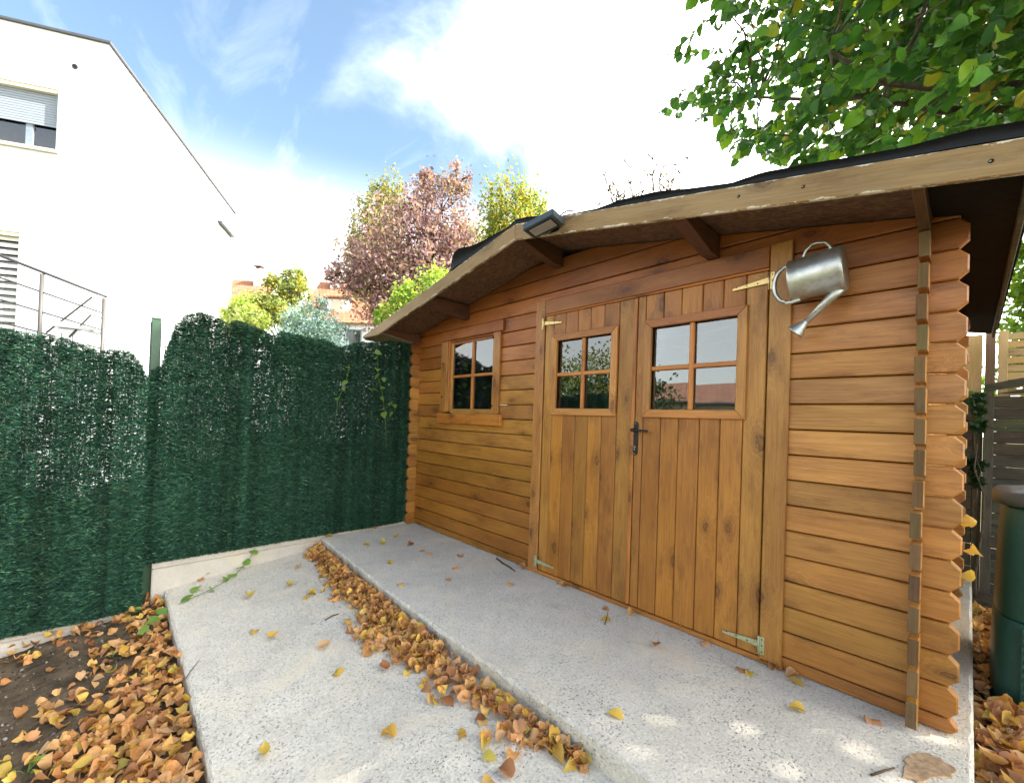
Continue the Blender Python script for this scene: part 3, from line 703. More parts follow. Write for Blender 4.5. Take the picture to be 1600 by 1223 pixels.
def rand_rot(n, tilt=None, r=rng):
    """rotation matrices: random yaw, tilt away from flat"""
    yaw = r.uniform(0, 2*np.pi, n); a = (np.abs(r.normal(0, 1, n))*tilt if tilt is not None else np.arccos(r.uniform(-1, 1, n))); b = r.uniform(0, 2*np.pi, n)
    cy, sy = np.cos(yaw), np.sin(yaw); Z = np.zeros(n); O = np.ones(n)
    Rz = np.stack([np.stack([cy, -sy, Z], -1), np.stack([sy, cy, Z], -1), np.stack([Z, Z, O], -1)], 1)
    kx, ky = np.cos(b), np.sin(b); c, s = np.cos(a), np.sin(a)
    Rt = np.stack([np.stack([c+kx*kx*(1-c), kx*ky*(1-c), ky*s], -1), np.stack([kx*ky*(1-c), c+ky*ky*(1-c), -kx*s], -1), np.stack([-ky*s, kx*s, c], -1)], 1)
    return np.einsum('nij,njk->nik', Rt, Rz)
def frames(dirs, roll=None, r=rng):
    """rotation matrices whose local x follows dirs"""
    d_ = dirs/np.linalg.norm(dirs, axis=1, keepdims=True); n = len(d_)
    a = r.normal(size=(n, 3)); a[:, 2] += 1.2
    y = np.cross(a, d_); y /= np.linalg.norm(y, axis=1, keepdims=True); z = np.cross(d_, y)
    return np.stack([d_, y, z], 2)
def cloud_mesh(parts):
    """parts: list of (template V, faces, pts, rots, scales, cols) -> one mesh with a colour attribute"""
    VV, FF, CC, o = [], [], [], 0
    for tv, tf, pts, rots, sc, cols in parts:
        n = len(pts)
        if not n: continue
        sc = np.asarray(sc); sc3 = sc[:, None, None] if sc.ndim == 1 else sc[:, None, :]
        v = np.einsum('nij,nkj->nki', rots, tv[None]*sc3)+pts[:, None, :]
        K = len(tv); VV.append(v.reshape(-1, 3)); CC.append(np.repeat(cols, K, 0))
        f = np.array(tf)[None]+(o+np.arange(n)*K)[:, None, None]; FF.append(f.reshape(-1, f.shape[-1])); o += n*K
    V = np.concatenate(VV); Fm = np.concatenate(FF); C = np.concatenate(CC)
    me = bpy.data.meshes.new('m'); me.vertices.add(len(V)); me.vertices.foreach_set('co', V.astype(np.float32).ravel())
    k = Fm.shape[1]; me.loops.add(Fm.size); me.loops.foreach_set('vertex_index', Fm.astype(np.int32).ravel())
    me.polygons.add(len(Fm)); me.polygons.foreach_set('loop_start', (np.arange(len(Fm))*k).astype(np.int32))
    me.update(calc_edges=True)
    at = me.color_attributes.new('Col', 'FLOAT_COLOR', 'POINT'); at.data.foreach_set('color', np.c_[C, np.ones(len(C))].astype(np.float32).ravel())
    return me
QV, QF = np.array([(-.5, -.06, 0), (-.1, -.3, .06), (.5, -.05, .0), (.5, .05, 0), (-.1, .3, .06), (-.5, .06, 0)]), [(0, 1, 4, 5), (1, 2, 3, 4)]
def pick(cols, n, jitter=.18, r=rng, w=None):
    c = np.array(cols)[r.choice(len(cols), n, p=w)]; return np.clip(c*(1+r.normal(0, jitter, (n, 1))), .004, .9)

# ================================================================== FENCE WITH ARTIFICIAL HEDGE
post = tag(empty('fence_post', (-.035, -2.163, -.5)), 'green square metal post between the two hedge screens', 'post')
pz = .5
for nm, lo, hi in (('post_shaft', (-.028, -.026, 0), (.028, .026, 2.275)), ('post_cap', (-.030, -.028, 2.2755), (.030, .028, 2.287)), ('rail_lip', (-.02, -.032, .3), (-.008, -.0262, 2.26)), ('rail_lip', (-.02, .0262, .3), (-.008, .032, 2.26))):
    box(nm, lo, hi, M_GPOST, post, .003)
def mesh_panel(label, y0, y1, z0, z1):
    t = tag(empty('wire_panel', (-.04, (y0+y1)/2, z0)), label, 'wire fence', 'green wire mesh panels')
    ps = []
    for y in np.arange(y0+.02, y1, .05): ps.append([(fence_x(y)-.035, y, z0), (fence_x(y)-.035, y, z1+.028)])
    tb = tubes('upright_wires', ps, .0024, M_WIRE, t, 5)
    ps = []
    for z in np.arange(z0+.03, z1+.01, .1): ps.append([(fence_x(y)-.04, y, z) for y in (y0, (y0+y1)/2, y1)])
    hz = tubes('cross_wires', ps, .003, M_WIRE, t, 5)
    for o in (tb, hz): o.matrix_parent_inverse = t.matrix_basis.inverted()
    return t
mesh_panel('wire mesh panel behind the taller hedge screen', -2.13, -.15, .05, 1.745)
mesh_panel('wire mesh panel behind the lower hedge screen', -4.7, -2.195, -.24, 1.565)

GREENS = [(.016, .060, .042), (.022, .078, .052), (.032, .10, .062), (.013, .046, .036), (.045, .12, .062)]
def hedge(label, y0, y1, z0, top, dens, seed, nwires):
    t = tag(empty('hedge_screen', (0, (y0+y1)/2, z0)), label, 'artificial hedge', 'artificial hedge screens on the fence')
    r = np.random.default_rng(seed); A = (y1-y0)*1.85; n = int(A*dens)
    Y = r.uniform(y0, y1, n); Z = r.uniform(z0-.02, 2.0, n)
    tz = top(Y)+.02*(fbm(Y, Y*0, seed, 4, 9.)-.5)*1.6
    colr = fbm(Y*1., Y*0+3., seed+1, 3, 26.)                        # strand columns
    blob = fbm(Y, Z, seed+2, 3, 2.2)
    hole = fbm(Y*1.1, Z, seed+3, 2, 62.)
    dn = .62+.8*(blob-.5)+.9*(colr-.5)
    keep = (Z < tz) & (hole*.8+.3*r.random(n) < .60+.5*np.clip(dn, 0, 1)-.085*np.clip((Z-.8)/.7, 0, 1))
    fr = np.clip((tz-Z)/.08, 0, 1); keep &= (r.random(n) < .55+.45*fr)
    Y, Z, tzk, bl = Y[keep], Z[keep], tz[keep], blob[keep]; n = len(Y)
    bulge = .016*(fbm(Y, Z, seed+5, 3, 5.)-.3)+.014*(fbm(Y, Y*0, seed+1, 3, 26.)-.4)
    X = fence_x(Y)+.012+bulge+r.normal(0, .011, n)+.012*np.clip((Z-tzk+.2)/.2, 0, 1)*r.normal(0, 1, n)
    sgn = np.where(r.random(n) < .5, 1., -1.)
    dirs = np.c_[r.normal(.42, .38, n), sgn*r.normal(.9, .3, n), r.normal(-.12, .34, n)]
    up_ = np.clip((Z-tzk+.06)/.06, 0, 1); dirs[:, 2] += up_*r.uniform(0, 1.3, n)
    tv = np.array([(-.5, -.3, 0), (.05, -.5, .02), (.5, 0, -.04), (.05, .5, .02)]); tf = [(0, 1, 2, 3)]
    sc = np.c_[r.uniform(.020, .044, n), r.uniform(.0034, .0060, n), r.uniform(.2, .5, n)*.03]
    cols = pick(GREENS, n, .22, r)*(.55+.95*fbm(Y, Y*0+3., seed+1, 3, 26.))[:, None]*(.75+.55*bl)[:, None]; lite = (r.random(n) < .12+.35*np.clip(bl-.55, 0, 1)); cols[lite] = cols[lite]*1.9+np.array((.02, .02, .0))
    me = cloud_mesh([(tv, tf, np.c_[X, Y, Z], frames(dirs, None, r), sc, cols)])
    o = link('foliage', me, M_NEED, t); o['kind'] = 'stuff'
    ps = []
    for y in np.arange(y0+.01, y1, .026):
        zt = float(top(np.array([y]))[0])-.05+random.uniform(-.03, .02); dx = random.uniform(.0, .012)
        ps.append([(float(fence_x(y))+dx, y+random.uniform(-.006, .006), z) for z in (z0, (z0+zt)/2, zt)])
    o2 = tubes('strands', ps, .0032, M_WIRE, t, 4)
    for q_ in (o, o2): q_.matrix_parent_inverse = t.matrix_basis.inverted()
    return t
def top_r(Y):
    return np.interp(Y, [-2.185, -2.13, -2.11, -2.06, -2.0, -1.9, -1.8, -1.74, -1.70, -1.6, -1.5, -1.42, -1.36, -1.25, -1.1, -.95, -.85, -.7, -.5, -.35, -.12],
                     [1.40, 1.44, 1.55, 1.74, 1.83, 1.855, 1.85, 1.815, 1.84, 1.835, 1.81, 1.775, 1.82, 1.82, 1.80, 1.79, 1.76, 1.82, 1.86, 1.89, 1.90])
def top_l(Y):
    return np.interp(Y, [-4.7, -3.0, -2.86, -2.75, -2.62, -2.5, -2.45, -2.38, -2.3, -2.25, -2.21], [1.62, 1.60, 1.585, 1.575, 1.56, 1.515, 1.49, 1.52, 1.51, 1.46, 1.36])
hedge('taller dark green artificial hedge screen between post and shed', -2.185, .02, .05, top_r, 150000, 31, 0)
hedge('lower dark green artificial hedge screen beside bare soil', -3.5, -2.19, -.26, top_l, 150000, 47, 0)

# ================================================================== WHITE HOUSE
wv = np.array([.44, .9, 0]); wv /= np.linalg.norm(wv); nv_ = np.array([wv[1], -wv[0], 0])
P0 = CAM+ray(90, 236)*8.6; PD = nv_@P0
house = tag(empty('white_house', (0, 0, 0)), 'tall white rendered house with sloping gable behind the fence', 'house')
def hp(s, h, off=0.): return tuple(np.array([P0[0], P0[1], 0])+wv*s+nv_*off+np.array([0, 0, h]))
def hs(u, v, off=0.):
    q_ = onp(u, v, nv_, PD+off); return float(wv@(q_-P0)), float(q_[2])
def hprism(name, poly, o0, o1, mat, par=None):
    n = len(poly); V = [hp(s, h, o0) for s, h in poly]+[hp(s, h, o1) for s, h in poly]
    Fc = [tuple(range(n)), tuple(range(2*n-1, n-1, -1))]+[(i, i+n, (i+1) % n+n, (i+1) % n) for i in range(n)]
    bm = bmesh.new(); bm.from_mesh(me_from(V, Fc)); return link(name, bm_me(bm), mat, par)
ROOFH = 8.63; sB = hs(170, 68)[0]; sC, hC = hs(343, 281); sE = hs(358, 470)[0]
W1 = (-2.3, -.02, 6.235, 7.48); W2 = (-2.2, -.53, 1.9, 4.50)
SL = -6.5
# the corner stands at the end of the front; the second face recedes from it
tE = 0.
for t_ in np.linspace(.2, 12, 600):
    if pj(np.array(hp(sB, 3.6, -t_)))[0, 0] > 358: tE = t_; break
HD = tE
def rect(a, b, c, e): return [(a, c), (b, c), (b, e), (a, e)]
# facade pieces round the two openings, butted end to end
hprism('wall', rect(SL, W1[0], -.6, ROOFH), -HD, 0, M_RENDER, house)
hprism('wall', rect(W1[0]+.0005, W1[1]-.0005, W1[3]+.0005, ROOFH), -.30, 0, M_RENDER, house)
hprism('wall', rect(W1[0]+.0005, W1[1]-.0005, W2[3]+.0005, W1[2]-.0005), -.30, 0, M_RENDER, house)
hprism('wall', rect(W2[1]+.0005, W1[1]-.0005, -.6, W2[3]), -.30, 0, M_RENDER, house)
hprism('wall', rect(W1[0]+.0005, W2[1], -.6, W2[2]), -.30, 0, M_RENDER, house)
hprism('wall', rect(W1[1], sB, -.6, ROOFH), -HD, 0, M_RENDER, house)
hprism('roof', rect(SL-.02, sB+.055, ROOFH+.001, ROOFH+.045), -HD-.02, .05, M_ZINC, house)
c0 = np.array(hp(sB, 0)); q1_, q2_ = (onp(u, v, wv, wv@c0) for u, v in ((340, 347), (361, 367))); t1_, t2_ = nv_@(c0-q1_), nv_@(c0-q2_)
hprism('gutter_end', rect(sB+.003, sB+.12, q1_[2], q1_[2]+.07), -t2_, -t1_, M_BLKM, house)
s_, h_ = hs(118, 105); vb = hprism('vent', [(s_+.045*math.cos(w), h_+.045*math.sin(w)) for w in np.linspace(0, 2*math.pi, 16, endpoint=False)], .003, .03, M_BLKM, house)
def hwindow(Wn, shut, label, smat=None):
    a, b, c, e = Wn
    f = hprism('window', rect(a+.03, b-.03, c+.02, c+.09), -.20, -.14, M_FRAMEG, house); f['label'] = label
    hprism('frame', rect(b-.10, b-.03, c+.0905, e-.02), -.20, -.14, M_FRAMEG, f)
    hprism('frame', rect(a+.03, a+.10, c+.0905, e-.02), -.20, -.14, M_FRAMEG, f)
    m_ = b-.52
    hprism('frame', rect(m_-.055, m_+.055, c+.0905, e-.02), -.205, -.13, M_FRAMEG, f)
    for x0, x1 in ((a+.1005, m_-.0555), (m_+.0555, b-.1005)): hprism('pane', rect(x0, x1, c+.091, e-.021), -.175, -.17, M_PANE, f)
    hprism('lintel_soffit', rect(a, b, e-.075, e-.0005), -.295, -.02, M_CREAM, f)
    hprism('reveal', rect(b-.025, b-.0005, c, e-.076), -.295, -.02, M_RENDER, f)
    # blind slats seen through the panes
    V, Fc = [], []
    z = c+.1
    while z < e-.1:
        for q_ in (rect(a+.1, b-.1, z, z+.055),):
            o = len(V); V += [hp(s, h, -.235) for s, h in q_]+[hp(s, h, -.225) for s, h in q_]
            Fc += [(o, o+1, o+2, o+3), (o+7, o+6, o+5, o+4), (o, o+4, o+5, o+1), (o+1, o+5, o+6, o+2), (o+2, o+6, o+7, o+3), (o+3, o+7, o+4, o)]
        z += .105
    link('blind', me_from(V, Fc), M_BLIND, f)
    # roller shutter, part lowered
    V, Fc = [], []; z = e-.08
    while z > shut:
        q_ = rect(a+.02, b-.03, z-(.046 if smat is None else .075), z-.004); o = len(V); V += [hp(s, h, -.12) for s, h in q_]+[hp(s, h, -.105) for s, h in q_]
        Fc += [(o, o+1, o+2, o+3), (o+7, o+6, o+5, o+4), (o, o+4, o+5, o+1), (o+1, o+5, o+6, o+2), (o+2, o+6, o+7, o+3), (o+3, o+7, o+4, o)]; z -= .05 if smat is None else .135
    sh = link('shutter', me_from(V, Fc), smat or M_SHUT, f)
    return f
f1 = hwindow(W1, 6.78, 'upper window with grey roller shutter half down')
hprism('sill', rect(W1[0]-.04, W1[1]+.05, W1[2]-.062, W1[2]-.001), -.25, .06, M_CREAM, f1)
f2 = hwindow(W2, 2.2, 'tall glazed door behind lowered pale slats', M_BLIND)
# outside stair railing in front of the house wall
rail = tag(empty('stair_railing', (0, 0, 0)), 'pale metal stair railing in front of the white house', 'railing')
RO = .9
def rp(u, v, off=RO): s, h = hs(u, v, off); return hp(s, h, off)
for (a, b, r_) in (((-60, 376), (167, 464), .026), ((-60, 413), (163, 490), .015), ((-60, 450), (161, 516), .015), ((-60, 487), (160, 545), .015)):
    tube('rail', [rp(*a), rp(*b)], r_, M_STEEL, rail, 8)
for (a, b) in (((66, 428), (60, 600)), ((163, 466), (157, 700)), ((-40, 390), (-44, 600))):
    A, B = np.array(rp(*a)), np.array(rp(*b)); B[:2] = A[:2]; tube('rail_post', [tuple(A), tuple(B)], .032, M_RAILP, rail, 8)
for pts in ([(160, 470), (144, 464), (72, 520)], [(160, 497), (142, 492), (108, 527)]): tube('handrail', [rp(*p, RO+(.2 if i == 2 else .05)) for i, p in enumerate(pts)], .016, M_RAILP, rail, 8)
sb = tag(empty('storage_box', (0, 0, 0)), 'white box with sloping grey lid beside the stair railing', 'box')
s0, h0 = hs(104, 514, .7); s1, h1 = hs(149, 519, .7)
hprism('lid', [(s0, h0-.02), (s0+.03, h0+.10), (s1+.03, h1+.03), (s1, h1-.02)], .5, 1.1, M_LID, sb)
hprism('box_body', rect(s0+.04, s1-.02, -.6, h1-.022), .53, 1.05, M_BOX, sb)

# ================================================================== TREES AND HOUSES BEYOND
def bpos(u, v, dist): return CAM+ray(u, v)*dist          # dist = depth along the view axis
def limb_path(a, b, wob, n=6):
    a, b = np.array(a, float), np.array(b, float); L = np.linalg.norm(b-a)
    return [tuple(a+(b-a)*t+np.array([random.uniform(-1, 1), random.uniform(-1, 1), random.uniform(-.4, .4)])*wob*L*math.sin(math.pi*t)) for t in np.linspace(0, 1, n)]
def tree(name, label, blobs, cols, base, n, size, group=None, bark=None, tr=.09, seed=1, hollow=.35, upright=0., cat='tree', weights=None, clumpy=.5):
    """blobs: list of (centre, radii). Leaves gather in small clumps spread through every blob"""
    r = np.random.default_rng(seed); base = np.array(base, float)
    t = tag(empty(name, tuple(base)), label, cat, group)
    vol = np.array([rr[0]*rr[1]*rr[2] for c, rr in blobs])**.75; nb = (n*vol/vol.sum()).astype(int)
    PP, CC, tips = [], [], []
    for (c, rr), k in zip(blobs, nb):
        c, rr = np.array(c), np.array(rr); ncl = max(6, k//26)
        d_ = r.normal(size=(ncl, 3)); d_ /= np.linalg.norm(d_, axis=1, keepdims=True)
        cc = c+d_*rr*((hollow+(1-hollow)*r.random((ncl, 1)))**.6)*r.uniform(.82, 1.1, (ncl, 1))
        idx = r.integers(0, ncl, k); sp = np.mean(rr)*.17*r.uniform(.6, 1.4, ncl)
        off = r.normal(size=(k, 3))*sp[idx][:, None]
        if upright: off[:, 2] *= 1+upright; off[:, :2] *= .7
        PP.append(cc[idx]+off)
        shade = r.normal(0, clumpy*.4, ncl)[idx]; base_c = pick(cols, ncl, .1, r, weights)[idx]
        CC.append(np.clip(base_c*(1+shade[:, None]*.6)*(1+r.normal(0, .16, (k, 1))), .006, .8))
        tips.append((c, cc[r.integers(0, ncl, 7)]))
    P_, C_ = np.concatenate(PP), np.concatenate(CC)
    me = cloud_mesh([(QV, QF, P_, rand_rot(len(P_), None, r), size*r.uniform(.7, 1.3, len(P_)), C_)])
    o = link('crown', me, M_LEAF, t); o['kind'] = 'stuff'; made = [o]
    topc = np.mean([c for c, _ in blobs], 0)
    made.append(tube('trunk', limb_path(base, (topc[0]*.6+base[0]*.4, topc[1]*.6+base[1]*.4, topc[2]), .04, 7), list(np.linspace(tr, tr*.35, 7)), bark or M_BARK, t, 9))
    paths = []
    for c, ends in tips:
        st_ = base+(np.array([topc[0], topc[1], topc[2]])-base)*random.uniform(.35, .7)
        paths.append((limb_path(st_, c, .08), list(np.linspace(tr*.42, tr*.2, 6))))
        for e in ends: paths.append((limb_path(c, e, .08), list(np.linspace(tr*.18, tr*.05, 6))))
    made.append(tubes('limbs', paths, .02, bark or M_BARK, t, 6))
    for q_ in made: q_.matrix_parent_inverse = t.matrix_basis.inverted()
    return t
def blob(u, v, dist, ru, rv, rd=None):
    c = bpos(u, v, dist); k = dist/F_PX; return (c, np.array([ru*k, (rd or ru)*k, rv*k]))
GZ = -.6
def gbase(u, dist): p = bpos(u, 640, dist); return (p[0], p[1], GZ)
PLUM = [(.27, .15, .18), (.21, .115, .15), (.34, .205, .23), (.27, .195, .165), (.17, .10, .12)]
YG = [(.30, .28, .05), (.22, .26, .045), (.36, .29, .045), (.14, .19, .04)]
LIME = [(.26, .36, .06), (.20, .31, .05), (.32, .40, .07)]
GRN = [(.20, .24, .08), (.25, .29, .09), (.30, .30, .10)]
tree('plum_tree', 'purple-leaved plum tree with broad crown beyond the shed roof', [blob(640, 370, 13, 75, 60), blob(690, 330, 13.2, 48, 62), blob(600, 420, 12.8, 66, 48), blob(575, 448, 12.6, 42, 30), blob(660, 440, 12.8, 70, 50), blob(620, 490, 12.6, 60, 42), blob(712, 400, 13.2, 42, 60), blob(735, 440, 13.4, 40, 50), blob(715, 285, 13.2, 24, 30), blob(668, 288, 13.2, 22, 26), blob(548, 400, 12.7, 26, 30), blob(530, 428, 12.6, 26, 18)], PLUM, gbase(640, 13), 21000, .105, seed=3, tr=.16)
tree('hornbeam_tree', 'upright yellow-green tree rising behind the purple plum', [blob(590, 330, 15.5, 22, 55), blob(560, 375, 15.2, 17, 62), blob(600, 390, 15.3, 36, 60), blob(612, 315, 15.6, 20, 42), blob(565, 420, 15, 24, 50)], [(.20, .20, .06), (.26, .23, .06), (.15, .17, .05)], gbase(590, 15.4), 8000, .11, 'tall yellow-green trees', seed=5, upright=1.2)
tree('hornbeam_tree', 'bushy yellow-green tree standing alone behind the shed ridge', [blob(770, 330, 16, 19, 60), blob(795, 330, 16, 25, 60), blob(825, 340, 16.2, 27, 52), blob(845, 350, 16.2, 18, 50), blob(800, 390, 16, 55, 60), blob(765, 390, 16, 26, 50)], YG, gbase(800, 16), 10500, .115, 'tall yellow-green trees', seed=6, upright=1.3)
tree('lime_shrub', 'bright lime green shrub behind the sloping barge board', [blob(655, 462, 9.5, 40, 18), blob(622, 482, 9.4, 30, 16), blob(596, 498, 9.3, 18, 12), blob(690, 440, 9.6, 34, 18), blob(660, 500, 9.4, 50, 30)], LIME, gbase(630, 9.4), 4800, .08, None, seed=8, cat='shrub', tr=.05)
tree('green_shrub', 'yellow-green bushy tree between the white house and tiled house', [blob(436, 455, 20, 24, 26), blob(412, 480, 19.5, 26, 22), blob(462, 432, 20, 17, 16), blob(446, 490, 20, 40, 20), blob(398, 498, 19, 30, 16), blob(470, 455, 20, 16, 22)], GRN+YG[:1], gbase(430, 20), 7000, .15, 'garden trees by the tiled houses', seed=9, tr=.12)
tree('green_shrub', 'rounded green shrub at the corner of the white house', [blob(375, 490, 14, 26, 30), blob(390, 510, 13.8, 30, 24)], GRN+LIME[:1], gbase(380, 14), 3500, .11, 'garden trees by the tiled houses', seed=10, tr=.08, cat='shrub')
tree('blue_spruce', 'blue-grey spruce just above the hedge top', [blob(495, 480, 11.5, 20, 18), blob(480, 500, 11.4, 34, 20), blob(505, 520, 11.4, 42, 22), blob(465, 518, 11.3, 26, 18), blob(490, 550, 11.3, 55, 30)], [(.17, .25, .27), (.24, .33, .35), (.11, .17, .18)], gbase(490, 11.4), 8500, .07, None, seed=12, tr=.07)
tree('background_tree', 'pale green tree mass between plum and hornbeam', [blob(725, 400, 18, 36, 50), blob(740, 370, 18, 26, 30), blob(870, 420, 18, 60, 40)], [(.20, .19, .10), (.26, .24, .11)], gbase(730, 18), 4200, .12, None, seed=14)
# nearly bare tree
bt = tag(empty('bare_tree', gbase(1000, 10)), 'nearly bare autumn tree showing above the felt roof', 'tree')
paths, lp_, tipsb = [], [], []
root = np.array(bpos(1005, 420, 9.5)); rb = np.random.default_rng(4)
paths.append((limb_path(gbase(1000, 9.5), root, .02), list(np.linspace(.09, .05, 6))))
for u, v in ((945, 275), (960, 290), (985, 262), (1020, 250), (1035, 262), (1058, 258), (1075, 248), (1000, 285), (950, 300), (975, 310), (1045, 285), (935, 320), (1062, 300)):
    e = np.array(bpos(u, v, 9.5+rb.uniform(-.8, .8))); a = limb_path(root, e, .06, 8)
    paths.append((a, list(np.linspace(.034, .009, 8))))
    for k in range(3, 8):
        for j in range(3):
            d_ = rb.normal(size=3); d_[2] = abs(d_[2])+.4; d_ /= np.linalg.norm(d_); q0 = np.array(a[k]); q1 = q0+d_*rb.uniform(.15, .5)
            paths.append(([tuple(q0), tuple((q0+q1)/2+rb.normal(size=3)*.02), tuple(q1)], [.013, .011, .007])); tipsb += [q1, (q0+q1)/2]
tw = tubes('branches', paths, .01, M_BARKP, bt, 5); tw.matrix_parent_inverse = bt.matrix_basis.inverted()
tipsb = np.array(tipsb); nb_ = len(tipsb)
lf = link('leaves', cloud_mesh([(QV, QF, tipsb+rb.normal(size=(nb_, 3))*.04, rand_rot(nb_, None, rb), .06*rb.uniform(.6, 1.2, nb_), pick([(.30, .24, .12), (.34, .27, .10), (.24, .16, .10)], nb_, .2, rb))]), M_LEAF, bt); lf['kind'] = 'stuff'; lf.matrix_parent_inverse = bt.matrix_basis.inverted()

def far_house(name, label, u0, u1, vE, vR, dist, roofm, wallm, chim=(), dormer=None, turn=0.):
    """small gabled house: eaves line at photo row vE, ridge at vR"""
    a, b = bpos(u0, vE, dist), bpos(u1, vE, dist); zE = (a[2]+b[2])/2; zR = bpos((u0+u1)/2, vR, dist+2.5)[2]
    t = tag(empty(name, (0, 0, 0)), label, 'house'); ex = (b-a)*np.array([1, 1, 0]); L = np.linalg.norm(ex); ex /= L; ey = np.array([-ex[1], ex[0], 0]); 
    if ey@(a-CAM) < 0: ey = -ey
    T = Matrix(((ex[0], ey[0], 0, a[0]), (ex[1], ey[1], 0, a[1]), (0, 0, 1, 0), (0, 0, 0, 1)))
    t.matrix_world = T; Wd = 6.
    prism('wall', [(0, GZ), (Wd, GZ), (Wd, zE), (Wd/2, zR-.05), (0, zE)], 0, L, wallm, t, 0, 'x')
    s_ = (zR-zE)/(Wd/2); ln = math.hypot(Wd/2+.3, (Wd/2+.3)*s_)
    for sg in (0, 1):
        bm = bmesh.new(); bmesh.ops.create_cube(bm, size=1, matrix=Matrix.Diagonal((L+.5, ln, .09, 1)))
        an = math.atan(s_)*(1 if sg == 0 else -1); mid = (-.3+Wd/2)/2 if sg == 0 else Wd-(-.3+Wd/2)/2
        link('roof', bm_me(bm), roofm, t, (L/2, mid, (zE-.3*s_+zR)/2+.05), (an, 0, 0))
    for cx, cw in chim:
        c = link('chimney', box_me(cw, .5, 1.5, .02, wallm), wallm, t, (cx, Wd/2-.5, zR+.15))
        link('chimney_pot', box_me(cw*.7, .3, .14, .02, M_TILE), M_TILE, c, (0, 0, .84)); link('chimney_cap', box_me(cw*1.15, .6, .06, .01, M_ZINC), M_ZINC, c, (0, 0, .98))
    if dormer is not None:
        dm = link('dormer', box_me(1.3, 1.6, 1.3, .01, wallm), wallm, t, (dormer, 1.3, zE+.75))
        link('dormer_window', box_me(.8, .04, .9, .01, M_CREAM), M_CREAM, dm, (0, -.81, .05)); link('dormer_roof', box_me(1.7, 2.0, .10, .01, roofm), roofm, dm, (0, -.05, .72))
    for wx in np.arange(1.0, L-1, 2.3):
        f = link('window', box_me(.95, .06, 1.25, .01, M_FRAMEG), M_FRAMEG, t, (wx, -.032, zE-1.2)); link('pane', box_me(.8, .02, 1.1, 0, M_PANE), M_PANE, f, (0, -.035, 0))
    return t
far_house('tiled_house', 'pale house with orange tiled roof, dormer and white chimney', 470, 640, 500, 440, 26, M_TILE, M_RENDER, ((1.0, .55),), 2.0)
far_house('tiled_house', 'far white gabled house with orange roof beside the white house', 330, 400, 478, 436, 34, M_TILE, M_RENDER, ((2.2, .6),))

# ------------------------------------------------------------------ things behind the viewer, mirrored in the door panes
bung = tag(empty('bungalow', (-10.5, -15.5, GZ)), 'low beige bungalow with brown tiled roof mirrored in the door panes', 'house')
prism('wall', [(0, 0), (5.5, 0), (5.5, 2.75), (0, 2.75)], 0, 13., M_WALLB, bung, 0, 'x').location = (6.5, -2.75, 1.375)
bm = bmesh.new(); V = [bm.verts.new(v) for v in ((-.4, .4, 2.7), (13.4, .4, 2.7), (13.4, -2.75, 3.75), (-.4, -2.75, 3.75), (-.4, -5.9, 2.7), (13.4, -5.9, 2.7))]
bm.faces.new((V[0], V[1], V[2], V[3])); bm.faces.new((V[3], V[2], V[5], V[4])); bm.faces.new((V[0], V[3], V[4])); bm.faces.new((V[1], V[5], V[2]))
link('roof', bm_me(bm), M_TILE2, bung)
for wx in (7.6, 8.6, 11.): 
    f = link('window', box_me(.8, .06, .8, .01, M_RENDER), M_RENDER, bung, (wx, .035, 1.9)); link('pane', box_me(.6, .02, .6, 0, M_PANE), M_PANE, f, (0, .04, 0))
link('gutter', box_me(13.6, .1, .09, .02, M_ZINC), M_ZINC, bung, (6.5, .46, 2.66))
def hb_(p, rr): return (np.array(p, float), np.array(rr, float))
tree('garden_hedge', 'tall dark hedge mirrored in the left door panes', [hb_((x, y, z), (.9, .9, 1.0)) for x, y in ((-2.2, -8.6), (-3.4, -8.0), (-4.6, -7.2), (-5.6, -6.3)) for z in (.3, 1.55)], [(.03, .06, .02), (.04, .08, .025)], (-3.9, -7.8, GZ), 9000, .11, None, seed=21, cat='hedge', tr=.06)
tree('garden_tree', 'leafy green tree mirrored in the left door panes', [hb_((-6.4, -12.4, 3.0), (1.9, 1.9, 1.3)), hb_((-8.2, -10.8, 2.9), (1.7, 1.7, 1.3)), hb_((-7.2, -11.6, 2.0), (2.3, 2.3, 1.3))], [(.12, .16, .035), (.18, .20, .045)], (-7.2, -11.6, GZ), 5500, .14, None, seed=22)

# ================================================================== LINDEN OVERHANGING THE SHED
LT = [leaf_template(.25, .18, .1, 1), leaf_template(.5, .35, -.2, 2), leaf_template(-.2, .25, .3, 3), leaf_template(.1, .5, 0., 4)]
POLY = np.array([(1062, -400), (1066, -20), (1085, 28), (1052, 92), (1088, 118), (1030, 183), (1075, 196), (1112, 186), (1128, 215), (1142, 258), (1182, 236), (1222, 268), (1300, 264), (1420, 246), (1560, 216), (2400, 120), (2400, -400)], float)
def inpoly(U, P=POLY):
    x, y = U[:, 0], U[:, 1]; r_ = np.zeros(len(U), bool); j = len(P)-1
    for i in range(len(P)):
        c_ = ((P[i, 1] > y) != (P[j, 1] > y)) & (x < (P[j, 0]-P[i, 0])*(y-P[i, 1])/(P[j, 1]-P[i, 1]+1e-9)+P[i, 0]); r_ ^= c_; j = i
    return r_
rl = np.random.default_rng(77)
lin = tag(empty('linden_tree', (6.4, 4.6, -.1)), 'large green linden whose leafy branches hang over the shed roof', 'tree')
def lfix(o): o.matrix_parent_inverse = lin.matrix_basis.inverted(); return o
lfix(tube('trunk', [(6.4, 4.6, -.15), (6.38, 4.55, 1.), (6.3, 4.5, 2.4), (6.2, 4.5, 4.2), (6.25, 4.4, 6.), (6.2, 4.5, 7.6)], [.24, .20, .18, .14, .08, .03], M_BARK, lin, 14))
twp, anc = [], []
nt = 0
lp_, ld_ = [], []
limbs = []
